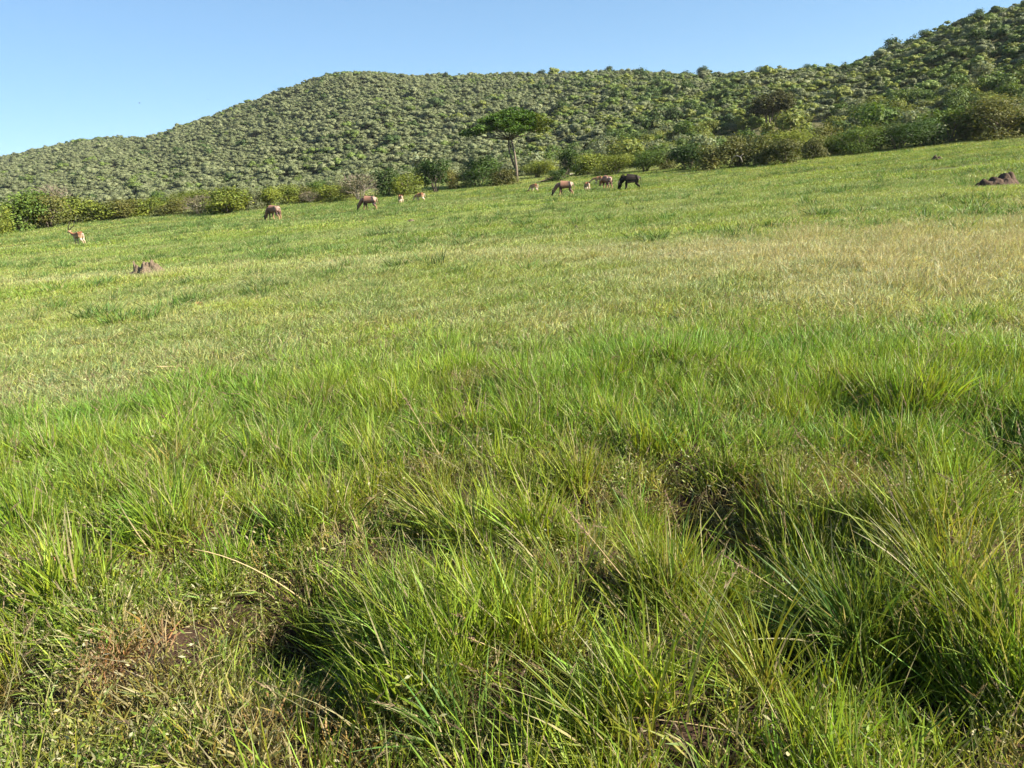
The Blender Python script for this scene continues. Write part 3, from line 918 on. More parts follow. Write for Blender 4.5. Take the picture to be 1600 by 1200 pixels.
EDGE = 'bushes along the far edge of the meadow'
BUSHES = [
    (-2, 367, 331, 34, 'yellow', 'bush', 'yellow-green bush cut off by the left edge of the picture', 0),
    (36, 362, 318, 56, 'green', 'bush', 'round dark green bush, leftmost dense one at the meadow edge', 0),
    (78, 357, 316, 50, 'olive', 'bush', 'grey-olive layered bush right of the leftmost dark green bush', 0),
    (62, 352, 296, 40, 'green', 'tree', 'small dark tree rising behind the leftmost dark green bush', 5),
    (95, 349, 288, 44, 'twig', 'bare', 'bare grey-brown tree with pale forked trunk behind the left bushes', 6),
    (117, 350, 315, 48, 'yellow', 'bush', 'yellow-green bush directly behind the horned antelope', 0),
    (153, 347, 322, 44, 'yellow', 'bush', 'low yellow-green bush just right of the one behind the horned antelope', 0),
    (193, 343, 317, 48, 'olive', 'bush', 'low olive bush in the left hedge above the spiked termite mound', 0),
    (230, 339, 312, 42, 'yellow', 'bush', 'yellow-green bush up from the spiked termite mound', 0),
    (253, 333, 299, 20, 'green', 'bush', 'small dark round bush poking up behind the left hedge', 9),
    (268, 337, 314, 38, 'olive', 'bush', 'low olive bush left of the grey leafless scrub', 0),
    (312, 335, 309, 46, 'twig', 'bare', 'grey leafless scrub bush in the middle of the left hedge', 0),
    (300, 330, 298, 62, 'yellow', 'bush', 'broad yellow-green bush behind the grey leafless scrub', 6),
    (174, 344, 317, 46, 'yellow', 'bush', 'yellow-green bush filling the left hedge left of the low olive bush', 4),
    (213, 341, 314, 46, 'yellow', 'bush', 'yellow-green bush filling the left hedge right of the low olive bush', 4),
    (335, 334, 300, 46, 'olive', 'bush', 'olive bush just right behind the grey leafless scrub', 4),
    (378, 332, 299, 42, 'yellow', 'bush', 'yellow-green bush just left behind the pale grey-green bush', 4),
    (472, 320, 293, 42, 'olive', 'bush', 'olive bush behind the short grey-brown bare bush', 4),
    (540, 314, 288, 44, 'olive', 'bush', 'olive bush left behind the big half-bare grey bush', 4),
    (357, 334, 298, 58, 'yellow', 'bush', 'yellow-green bush with dark hollow underneath, right of the grey scrub', 0),
    (395, 329, 300, 32, 'grey', 'bush', 'pale grey-green bush left behind the leftmost grazing topi', 0),
    (424, 326, 296, 34, 'yellow', 'bush', 'yellow-green bush straight behind the leftmost grazing topi', 0),
    (453, 320, 293, 38, 'yellow', 'bush', 'bright yellow-green bush just right of the leftmost grazing topi', 0),
    (486, 318, 300, 32, 'twig', 'bare', 'short grey-brown bare bush between two yellow-green ones', 0),
    (514, 315, 292, 42, 'yellow', 'bush', 'yellow-green bush left of the big half-bare grey bush', 0),
    (497, 312, 284, 28, 'green', 'bush', 'dark green bush peeping over the short grey-brown bare bush', 6),
    (562, 313, 275, 56, 'twig', 'bare', 'big half-bare grey bush above the second grazing topi', 0),
    (606, 306, 262, 36, 'dark', 'bush', 'dark green upright bush right of the big half-bare grey bush', 0),
    (637, 306, 272, 38, 'yellow', 'bush', 'bright yellow-green bush behind the pair of small antelopes', 0),
    (681, 301, 250, 46, 'dark', 'tree', 'dark green small tree right above the pair of small antelopes', 0),
    (706, 297, 266, 34, 'olive', 'bush', 'olive bush between the dark small tree and the round dark bush', 0),
    (748, 293, 247, 66, 'dark', 'bush', 'broad round dark green bush left of the acacia trunk', 0),
    (788, 290, 264, 42, 'brown', 'bush', 'low dark shaded bush at the foot of the acacia', 0),
    (840, 280, 250, 56, 'yellow', 'bush', 'yellow-green bush right of the acacia trunk', 3),
    (872, 284, 266, 30, 'dark', 'bush', 'small dark bush added as shade on the fallen trunk, left above the middle grazing topi', 0),  # added dark bush stands in for the shaded area here
    (888, 276, 234, 36, 'dark', 'tree', 'narrow dark green shrub above the middle grazing topi', 0),
    (921, 275, 240, 46, 'yellow', 'bush', 'yellow-green bush right of the narrow dark shrub', 0),
    (960, 274, 241, 56, 'yellow', 'bush', 'bright yellow-green bush left above the black wildebeest', 0),
    (1008, 269, 234, 56, 'green', 'bush', 'green bush right above the black wildebeest', 0),
    (1041, 266, 238, 30, 'brown', 'bush', 'narrow brownish bush right of the green bush by the wildebeest', 0),
    (1076, 266, 225, 50, 'dark', 'bush', 'dark green bush with black shade at its foot, right of the wildebeest', 0),
    (1115, 266, 223, 52, 'olive', 'bush', 'olive-yellow bush below the round lone tree, left one', 0),
    (1152, 262, 212, 42, 'brown', 'bush', 'brown-olive bush with a bare dead branch in front', 0),
    (1184, 259, 210, 46, 'olive', 'bush', 'tall olive bush straight below the round lone tree', 0),
    (1224, 257, 218, 48, 'brown', 'bush', 'brown-olive gappy bush right below the round lone tree', 0),
    (1236, 252, 198, 68, 'yellow', 'bush', 'broad yellow-green bush right behind the gappy bush', 6),
    (1271, 249, 214, 32, 'brown', 'bush', 'narrow brown-green bush at the bend of the right hedge', 0),
    (1295, 244, 218, 26, 'yellow', 'bush', 'small yellow-olive bush at the bend of the right hedge', 0),
    (1337, 241, 203, 70, 'green', 'bush', 'wide green bush with dark left side in the right hedge', 0),
    (1290, 246, 188, 46, 'olive', 'bush', 'olive bush rising behind the bend of the right hedge', 8),
    (1403, 235, 195, 70, 'dark', 'bush', 'wide very dark bush, lowest in the right hedge', 0),
    (1370, 239, 190, 54, 'olive', 'bush', 'olive bush rising between the wide green and the very dark bush', 6),
    (1452, 229, 188, 50, 'dark', 'bush', 'dark bush left under the bright green tree', 0),
    (1484, 225, 160, 74, 'green', 'tree', 'tall bright green tree in the right hedge', 2),
    (1512, 222, 188, 36, 'olive', 'bush', 'olive bush right under the bright green tree', 0),
    (1562, 219, 158, 90, 'olive', 'bush', 'big olive bush above the broad dark mound, near the right edge', 0),
    (1618, 214, 168, 60, 'green', 'bush', 'green bush cut off by the right edge of the picture', 0),
]
RECTS = []
for px, base, top, w, kind, form, label, back in BUSHES:
    RECTS.append((px - w / 2, top, px + w / 2, base))
    bush(px, base, top, w, kind, form, 'small_tree' if form == 'tree' else 'bush',
         label or 'olive bush standing beyond the edge of the picture', 'tree' if form == 'tree' else 'bush', EDGE, back)

# the flat-topped acacia: two leaning stems, spreading limbs and a layered umbrella crown
def acacia(px, base):
    x, y, z, r = ground_at(px, base)
    s = r / FPX
    o = empty('acacia_tree', (x, y, z - 0.05), 0.0)
    tag(o, 'flat-topped umbrella acacia with tall thin trunk, standing above the meadow edge', 'tree')
    g = np.random.default_rng(5)
    top_z = 109 * s; W = 66 * s
    fork = np.array([-0.05 * W, 0, 0.58 * top_z])
    parts = [tube([(0, 0, -0.2), (0.012 * W, 0, 0.2 * top_z), (-0.005 * W, 0.02 * W, 0.4 * top_z), fork], [0.20, 0.16, 0.13, 0.11], 8),
             tube([(-0.03 * W, 0.03 * W, 0.22 * top_z), (-0.12 * W, 0.06 * W, 0.42 * top_z), (-0.12 * W, 0.06 * W, 0.62 * top_z)], [0.13, 0.10, 0.08], 7)]
    pads = []
    for k in range(15):
        a = 6.283 * k / 15 + g.normal(0, 0.15); q = W * (0.35 + 0.6 * ((k * 7) % 5) / 4)
        zz = top_z * (0.70 + 0.17 * (1 - (q / W) ** 2)) + g.normal(0, 0.02 * top_z)
        e = np.array([fork[0] + q * math.cos(a) * 0.95, q * math.sin(a) * 0.8, zz])
        s0 = fork if k % 2 else np.array([-0.12 * W, 0.06 * W, 0.6 * top_z])
        mid = s0 * 0.45 + e * 0.55 + np.array([0, 0, -0.02 * top_z])
        parts.append(tube([s0, mid, e], [0.085, 0.055, 0.018], 5))
        pads.append((e, W * (0.27 + 0.13 * g.random())))
    pads.append((np.array([0, 0, top_z * 0.90]), W * 0.42)); pads.append((np.array([-0.3 * W, 0, top_z * 0.86]), W * 0.4)); pads.append((np.array([0.28 * W, 0, top_z * 0.86]), W * 0.36))
    V, F = join(*parts)
    link('trunk', mesh_np('acacia_trunk', V, F, M_BARK, True), o)
    n = 13000
    w = np.array([p[1] ** 2 for p in pads]); w /= w.sum()
    k = g.choice(len(pads), n, p=w)
    cc_ = np.array([p[0] for p in pads])[k]; rr = np.array([p[1] for p in pads])[k]
    q = rr * np.sqrt(g.random(n)); a = g.random(n) * 6.283
    dome = (1 - (q / rr) ** 2)
    P = cc_ + np.stack([q * np.cos(a), q * np.sin(a), (g.random(n) - 0.45) * rr * 0.78 * dome + g.normal(0, 0.06, n)], 1)
    nrm = g.normal(size=(n, 3)) * 0.6 + np.array([0, 0, 1.0]); nrm /= np.linalg.norm(nrm, axis=1)[:, None]
    t = np.cross(nrm, g.normal(size=(n, 3))); t /= np.linalg.norm(t, axis=1)[:, None]; b = np.cross(nrm, t)
    ls = 0.18 * (0.6 + 0.8 * g.random(n))[:, None]
    V = np.stack([P - t * ls, P - b * ls * 0.5, P + t * ls, P + b * ls * 0.5], 1).reshape(-1, 3)
    me = mesh_np('acacia_crown', V, np.arange(n * 4).reshape(-1, 4), LEAF['acacia'])
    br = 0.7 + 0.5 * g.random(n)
    set_bc(me, np.repeat(np.stack([br * (0.85 + 0.35 * (P[:, 0] > 0.5 * W)), br, br * 0.9, br * 0], 1), 4, 0))  # sunward side of the crown painted warmer, as if sunlit
    link('crown', me, o)
acacia(808, 286)

# lone round tree on the lower slope
x, y, z, r = ground_at(1203, 212)
u = Vector((x, y)).normalized(); x, y = u.x * 165, u.y * 165; z = float(H(x, y))
e = ray(1203, 138); hgt = CAM.z + e.z / math.hypot(e.x, e.y) * 165 - z
o = empty('round_tree', (x, y, z - 0.1), 0.4, (70 * 165 / FPX, 70 * 165 / FPX, hgt))
tag(o, 'lone brownish round-crowned tree standing above the right hedge on the slope', 'tree')
c = link('crown', crown_mesh('round_tree_crown', 123, 20, 7500, 0.026, None, low=0.44, lobe=(0.16, 0.25), spread=0.34), o); own_material(c, LEAF['umber'])
link('trunk', stems_mesh('round_tree_trunk', 124, 5, M_BARK, 0.020, 0.8, 0.3), o)

# ------------------------------------------------------------------ shrubs on the hillside
def shrub_mesh(name, seed):
    """far shrub: a few lumpy foliage masses close under a shell of leaves"""
    import bmesh
    g = np.random.default_rng(seed)
    bm = bmesh.new(); bmesh.ops.create_icosphere(bm, subdivisions=1, radius=1.0)
    bv = np.array([v.co[:] for v in bm.verts]); bf = np.array([[v.index for v in f.verts] for f in bm.faces]); bm.free()
    Vs, Fs, Cs, off = [], [], [], 0
    for k in range(9):
        a = g.random() * 6.283; q = 0.40 * math.sqrt(g.random()) if k else 0.0
        c = np.array([q * math.cos(a), q * math.sin(a), 0.22 + 0.45 * g.random() * (1 - q)]); rd = 0.11 + 0.09 * g.random()
        d = 1 + 0.22 * g.normal(size=len(bv))
        v = c + bv * d[:, None] * rd * np.array([1, 1, 0.75])
        br = (0.85 + 0.3 * g.random()) * (0.85 + 0.3 * g.random(len(bv)))
        Vs.append(v); Fs.append(bf + off); Cs.append(np.stack([br, br, br, 0 * br], 1)); off += len(bv)
        n = 60                                             # leaves over this mass
        dr = g.normal(size=(n, 3)); dr /= np.linalg.norm(dr, axis=1)[:, None]; dr[:, 2] = np.abs(dr[:, 2]) * 0.9 - 0.1
        P = c + dr * rd * (0.9 + 0.5 * g.random(n))[:, None] * np.array([1, 1, 0.78])
        nr = dr + g.normal(size=(n, 3)) * 0.55 + np.array([0, 0, 0.3]); nr /= np.linalg.norm(nr, axis=1)[:, None]
        t = np.cross(nr, g.normal(size=(n, 3))); t /= np.linalg.norm(t, axis=1)[:, None]; b = np.cross(nr, t)
        s_ = 0.038 * (0.6 + 0.8 * g.random(n))[:, None]
        v = np.stack([P - t * s_, P - b * s_ * .6, P + t * s_, P + b * s_ * .6], 1).reshape(-1, 3)
        i = np.arange(n)[:, None] * 4
        f = np.concatenate([i + np.array([[0, 1, 2]]), i + np.array([[0, 2, 3]])])
        br = np.repeat(0.8 + 0.45 * g.random(n), 4)
        Vs.append(v); Fs.append(f + off); Cs.append(np.stack([br, br, br, 0 * br], 1)); off += len(v)
    me = mesh_np(name, np.concatenate(Vs), np.concatenate(Fs), M_SHRUB_I)
    set_bc(me, np.concatenate(Cs))
    return me
HK = [shrub_mesh('hill_shrub', 140 + k) for k in range(9)]
HT = [crown_mesh('hill_tree', 160 + k, 9, 480, 0.062, M_SHRUB_I, rough=0.35, low=0.35, lobe=(0.2, 0.32)) for k in range(2)]
# jittered rows so that crowns nearly touch everywhere
px_, py_ = [], []
r = 113.0
while r < 1000:
    step = 2.45 + 0.0012 * r
    naz = int(2 * R(43) * r / step)
    a = (np.arange(naz) + rng.random(naz) * 0.9) / naz * 2 * R(43) - R(43)
    rr = r + (rng.random(naz) - 0.5) * step * 1.3
    px_.append(rr * np.sin(a)); py_.append(rr * np.cos(a))
    r += step
x, y = np.concatenate(px_), np.concatenate(py_)
r = np.hypot(x, y); az = np.arctan2(x, y)
rt = np.hypot(x - u.x * 157, y - u.y * 157)
k = (rt > 11.5) & (r > np.interp(az, [-0.7, -0.3, -0.05, 0.15, 0.8], [215, 180, 140, 116, 114])) & (r < ridge_d(az) * 1.06) & (rng.random(len(x)) < 0.93)
x, y, r, az = x[k], y[k], r[k], az[k]; n = len(x)
z = H(x, y)
right = smooth((az + 0.12) / 0.5)
hfrac = np.clip((r - foot_d(az)) / (ridge_d(az) - foot_d(az)), 0, 1)
GREY = np.array([0.130, 0.156, 0.070]); GREY2 = np.array([0.175, 0.194, 0.098]); HG = np.array([0.122, 0.170, 0.040]); HD = np.array([0.055, 0.090, 0.026]); HY = np.array([0.172, 0.200, 0.042])
v = fbm(x / 40, y / 40, 201, 3); v2 = fbm(x / 18, y / 18, 203, 2); u1 = rng.random(n)
p_green = np.clip(0.05 + 0.30 * right + 0.35 * v * (0.45 + 0.55 * right) + 0.25 * smooth((hfrac - 0.75) / 0.25), 0.02, 0.8)
p_yellow = np.clip((0.0 + 0.36 * right) * (1 - 0.75 * hfrac) + 0.3 * v2 * right * (1 - hfrac), 0, 0.6)
p_dark = np.clip(0.02 + 0.05 * right + 0.10 * v * right + 0.08 * smooth((hfrac - 0.85) / 0.15), 0.012, 0.3)
kind = np.where(u1 < p_dark, 3, np.where(u1 < p_dark + p_green, 1, np.where(u1 < p_dark + p_green + p_yellow, 2, 0)))
base_c = np.stack([GREY, HG, HY, HD])[kind]
base_c = np.where((kind == 0)[:, None], mixc(np.tile(GREY, (n, 1)), GREY2, rng.random(n)), base_c)
tint = base_c * (0.78 + 0.44 * rng.random((n, 1)))
wid = (3.3 + 0.7 * rng.random(n)) * (1 - 0.14 * right) * np.exp(rng.normal(0, 0.22, n)) * np.where(kind == 3, 1.15, 1.0) * (1 + 0.0003 * r)
hgt = wid * (0.60 + 0.30 * rng.random(n)) * np.where(kind == 3, 1.12, 1.0)
idx = np.where((kind == 3) & (right > 0.35) & (rng.random(n) < 0.15), rng.integers(9, 11, n), rng.integers(0, 9, n))
yaw = rng.random(n) * 6.283
# the ones that show largest become objects of their own
order = np.argsort(r)
chosen = []
mw = cam_rot.transposed()
for i in order:
    ux, uy = project(x[i], y[i], z[i] + hgt[i] * 0.75)
    if not (-10 < ux < 1610): continue
    if any(a - 3 < ux < b2 + 3 and t < uy for a, t, b2, bb in RECTS): continue
    chosen.append(i)
    if len(chosen) >= 280: break
ch = np.zeros(n, bool); ch[chosen] = True
HLEAF_Y = leaf_material('slope_shrub_yellow', (0.190, 0.215, 0.046), (0.150, 0.180, 0.040)); HLEAF_G = leaf_material('slope_shrub_green', (0.110, 0.158, 0.042), (0.085, 0.130, 0.034))
HLEAF = [leaf_material('slope_shrub_grey', (0.160, 0.190, 0.088), (0.210, 0.235, 0.124)), HLEAF_G, HLEAF_Y, LEAF['green']]
HSH = [crown_mesh('slope_shrub', 180 + k, 11, 850, 0.046, None, rough=0.4, low=0.10, lobe=(0.18, 0.32), squash=0.65, spread=0.34, shell=0.65) for k in range(6)]
HCOL = ['pale grey-green', 'mid-green', 'yellow-green', 'dark green']
HGRP = ['grey-green shrubs on the lower slope', 'mid-green shrubs on the lower slope', 'yellow-green shrubs on the lower slope', 'dark green shrubs on the lower slope']
MARKS = [(36, 'the leftmost dark bush'), (124, 'the horned impala'), (230, 'the spiked mound'), (312, 'the grey leafless scrub'), (430, 'the leftmost topi'),
         (562, 'the half-bare grey bush'), (640, 'the small antelope pair'), (748, 'the round dark bush'), (808, 'the acacia'), (888, 'the narrow dark shrub'),
         (983, 'the wildebeest'), (1076, 'the dark bush beside the wildebeest'), (1150, 'the bare dead branch'), (1203, 'the lone round tree'), (1295, 'the hedge bend'),
         (1403, 'the wide very dark bush'), (1484, 'the bright green tree'), (1562, 'the broad dark mound')]
ORD = ['lowest', 'second', 'third', 'fourth', 'fifth', 'sixth', 'seventh', 'eighth', 'ninth', 'tenth', 'eleventh', 'twelfth', 'thirteenth', 'fourteenth', 'fifteenth', 'sixteenth', 'seventeenth', 'eighteenth', 'nineteenth', 'twentieth', 'twenty-first', 'twenty-second', 'twenty-third', 'twenty-fourth', 'twenty-fifth', 'twenty-sixth', 'twenty-seventh', 'twenty-eighth', 'twenty-ninth', 'thirtieth']
cells = {}
for i in chosen:
    ux, uy = project(x[i], y[i], z[i])
    mk = min(MARKS, key=lambda m_: abs(m_[0] - ux))
    cells.setdefault((mk[1], int(kind[i])), []).append((-(uy + 0.085 * (ux - 800)), i))
slope_label = {}
for (mk, kd), lst in cells.items():
    for k_, (_, i) in enumerate(sorted(lst)):
        slope_label[i] = '%s shrub on slope above %s, %s' % (HCOL[kd], mk, ('lowest such' if k_ == 0 else ORD[min(k_, len(ORD) - 1)] + ' such up'))
for i in chosen:
    o = link('hillside_shrub', HSH[int(idx[i]) % 6], None, (x[i], y[i], z[i] - 0.25))
    o.rotation_euler = (0, 0, yaw[i]); o.scale = (wid[i], wid[i], hgt[i] * 1.1)
    own_material(o, HLEAF[kind[i]])
    tag(o, slope_label[i], 'shrub', HGRP[kind[i]])
q = ~ch
hs = scatter('hillside_scrub', HK + HT, np.stack([x, y, z - 0.25], 1)[q], np.stack([0 * yaw, 0 * yaw, yaw], 1)[q],
             np.stack([wid, wid, hgt * 1.1], 1)[q], idx[q], tint[q])
stuff(hs, 'dense grey-green scrub covering the hills', 'scrub')

# trees that break the skyline
for px, top, w, lab in [(1097, 103, 16, 'dark round tree breaking the skyline in the saddle right of centre'), (1194, 103, 22, 'broad dark tree on the skyline above the lone round tree'),
                   (845, 109, 14, 'dark tree on the skyline straight above the acacia'), (440, 136, 14, 'dark tree on the left shoulder of the skyline'),
                   (1262, 102, 12, 'small dark tree on the skyline left of the steep right ridge'), (1445, 45, 18, 'dark tree on the steep right ridge'), (1380, 72, 16, 'dark tree low on the steep right ridge'), (1525, 15, 18, 'dark tree high on the steep right ridge')]:
    d = ray(px, top); az0 = math.atan2(d.x, d.y); tn = d.z / math.hypot(d.x, d.y)
    rr = np.linspace(150, 1000, 500)
    el = (H(rr * math.sin(az0), rr * math.cos(az0)) - CAM.z) / rr
    D = float(rr[int(np.argmax(el))]) - 4
    bx, by = D * math.sin(az0), D * math.cos(az0); bz = float(H(bx, by))
    hg = max(4.0, CAM.z + tn * D - bz); wd = w * D / FPX
    o = empty('skyline_tree', (bx, by, bz - 0.2), random.random() * 6, (wd, wd, hg * 1.05))
    tag(o, lab, 'tree', 'trees on the skyline')
    c = link('crown', TALL[random.randrange(3)], o); own_material(c, LEAF['dark']); link('trunk', STEMS[0], o)

# ------------------------------------------------------------------ termite mounds, clods, dead wood
def mound(px, base, w_px, h_px, label, seed, material, peaks, depth=0.7, name='termite_mound'):
    x, y, z, r = ground_at(px, base)
    s = r / FPX; W, Hh = w_px * s, h_px * s
    nu, nv = 56, 20
    V, F = [], []
    g = np.random.default_rng(seed)
    for j in range(nv + 1):
        f = j / nv
        for i in range(nu):
            a = 6.283 * i / nu
            rad = (1 - f) * 0.5
            jag = 1 + 0.22 * float(fbm(math.cos(a) * 1.7 + seed, math.sin(a) * 1.7, seed, 3))
            X = math.cos(a) * rad * jag; Y = math.sin(a) * rad * jag * depth
            hz = 0.0
            for ppx, ppy, ph, ps in peaks:
                hz = max(hz, ph * math.exp(-(((X - ppx) / ps) ** 2 + ((Y - ppy) / (ps * 1.5)) ** 2)))
            body = 0.80 * (1 - (2 * rad) ** 1.25)
            hh = max(body * 0.75, hz) * min(1, (1 - 2 * rad) * 6)
            hh += 0.22 * float(fbm(X * 9 + seed, Y * 9, seed + 3, 3)) * min(1, (1 - 2 * rad) * 4)
            V.append((X * W, Y * W, hh * Hh - 0.03))
    for j in range(nv):
        for i in range(nu):
            i2 = (i + 1) % nu
            F.append((j * nu + i, j * nu + i2, (j + 1) * nu + i2, (j + 1) * nu + i))
    o = link(name, mesh_np(name, V, F, material, False), None, (x, y, z))
    tag(o, label, 'mound')
    return o
mound(231, 428, 60, 24, 'weathered brown termite mound with a thin spike on its left side', 3, M_MOUND_PALE,
      [(-0.27, 0, 1.0, 0.03), (-0.22, 0, 0.55, 0.09), (-0.05, 0, 0.82, 0.11), (0.04, 0, 0.74, 0.10), (0.13, 0.02, 0.84, 0.09), (0.25, 0, 0.5, 0.14)])
mound(1556, 291, 64, 18, 'broad dark brown termite mound near the right edge of the meadow', 9, M_MOUND,
      [(-0.26, 0, 0.62, 0.09), (-0.07, 0, 0.82, 0.12), (0.15, 0, 0.95, 0.14), (0.28, 0, 0.9, 0.12), (-0.38, 0, 0.3, 0.1)])
mound(1463, 251, 18, 8, 'small brown earth mound left above the broad dark mound', 14, M_MOUND, [(-0.1, 0, 0.9, 0.22), (0.2, 0, 0.7, 0.2)], name='earth_mound')
mound(899, 358, 12, 8, 'small dark earth heap in the green grass below the middle topi', 17, M_MOUND, [(0.1, 0, 0.9, 0.3)], name='earth_mound')
mound(872, 362, 16, 5, 'low flat earth heap beside the small dark one below the middle topi', 19, M_MOUND_PALE, [(0, 0, 0.8, 0.4)], name='earth_mound')
mound(642, 347, 18, 6, 'low brown earth scrape in the lawn below the pair of small antelopes', 23, M_MOUND_PALE, [(0, 0, 0.8, 0.4)], name='earth_mound')

def clod(px, py, size, label, material, seed, cat='clod', name='earth_clod', lift=0.3):
    x, y, z, r = ground_at(px, py)
    import bmesh
    bm = bmesh.new(); bmesh.ops.create_icosphere(bm, subdivisions=3, radius=size)
    for v in bm.verts:
        c = v.co
        f = 1 + 0.45 * float(fbm(c.x / size * 1.1 + seed, c.y / size * 1.1 + c.z / size * 0.9, seed, 3))
        v.co = Vector((c.x * f * 1.25, c.y * f, c.z * f * 0.75))
    me = bpy.data.meshes.new(name); bm.to_mesh(me); bm.free(); me.materials.append(material)
    o = link(name, me, None, (x, y, z + size * lift)); o.rotation_euler = (0, 0, seed)
    tag(o, label, cat)
clod(84, 889, 0.075, 'orange-red earth clod in the dry grass, left one of the pair', M_CLOD, 2)
clod(138, 884, 0.08, 'orange-red earth clod in the dry grass, right one of the pair', M_CLOD, 5)
clod(538, 1078, 0.045, 'small pale stone on bare brown soil at the lower left', M_STONE, 8, 'stone', 'stone')
clod(310, 477, 0.10, 'flat reddish earth patch in the grass below the spiked mound', M_CLOD, 11, lift=0.05)
clod(893, 275, 0.30, 'pale stone at the foot of the narrow dark shrub', M_STONE, 13, 'stone', 'stone')

def dead_branch(pts, label, name, radii, twigs=(), cat='branch', material=M_DEAD):
    """pts: (pixel x, pixel y of the ground under it, height above ground m)"""
    P = []
    for a, b, hh in pts:
        gx, gy, gz, _ = ground_at(a, b); P.append(np.array([gx, gy, gz + hh]))
    o0 = P[0].copy()
    parts = [tube([p - o0 for p in P], radii, 7)]
    for k, dx, dz, ln in twigs:
        s = P[k] - o0; e = s + np.array([dx, 0.1, dz]) * ln
        parts.append(tube([s, (s + e) / 2 + np.array([0, 0, 0.05 * ln]), e], [radii[k] * .6, radii[k] * .4, radii[k] * .12], 5))
    V, F = join(*parts)
    o = link(name, mesh_np(name, V, F, material, True), None, o0)
    tag(o, label, cat)
dead_branch([(882, 281, 0.3), (868, 283, 0.6), (855, 285, 0.3), (835, 287, 0.08), (818, 288, 0.05)], 'dark fallen tree trunk lying in front of the hedge by the middle topi',
            'fallen_trunk', [0.16, 0.13, 0.09, 0.06, 0.03], [(1, 0.3, 1, 0.6), (0, 0.6, 1, 0.9), (2, -0.3, 0.8, 0.5)], 'dead wood')
dead_branch([(1140, 264, 0.3), (1145, 264, 1.15), (1151, 264, 1.35), (1157, 264, 1.2), (1160, 264, 0.7)], 'bare pinkish dead branch arching in front of a brown-olive bush',
            'dead_branch', [0.06, 0.06, 0.05, 0.045, 0.03], [(3, 0.7, 0.6, 0.5)], 'branch', M_BARK_PALE)

# ------------------------------------------------------------------ animals
def skin_body(verts, edges, sub=2):
    me = bpy.data.meshes.new('skel')
    me.from_pydata([v[0] for v in verts], edges, [])
    ob = bpy.data.objects.new('skel', me); C.objects.link(ob)
    md = ob.modifiers.new('s', 'SKIN'); md.use_smooth_shade = True; md.branch_smoothing = 0.6
    if not me.skin_vertices: me.attributes  # layer is created with the modifier below
    if not me.skin_vertices:
        bpy.context.view_layer.objects.active = ob
        bpy.ops.mesh.customdata_skin_add()
    for i, v in enumerate(verts):
        rr = v[1] if isinstance(v[1], tuple) else (v[1] * 1.1, v[1] * 1.1)
        if isinstance(v[1], tuple): rr = (rr[0] * 1.28, rr[1] * 1.24)
        me.skin_vertices[0].data[i].radius = rr
        me.skin_vertices[0].data[i].use_root = (i == 0)
    ss = ob.modifiers.new('d', 'SUBSURF'); ss.levels = sub; ss.render_levels = sub
    dg = bpy.context.evaluated_depsgraph_get(); dg.update()
    out = bpy.data.meshes.new_from_object(ob.evaluated_get(dg))
    bpy.data.objects.remove(ob, do_unlink=True)
    return out

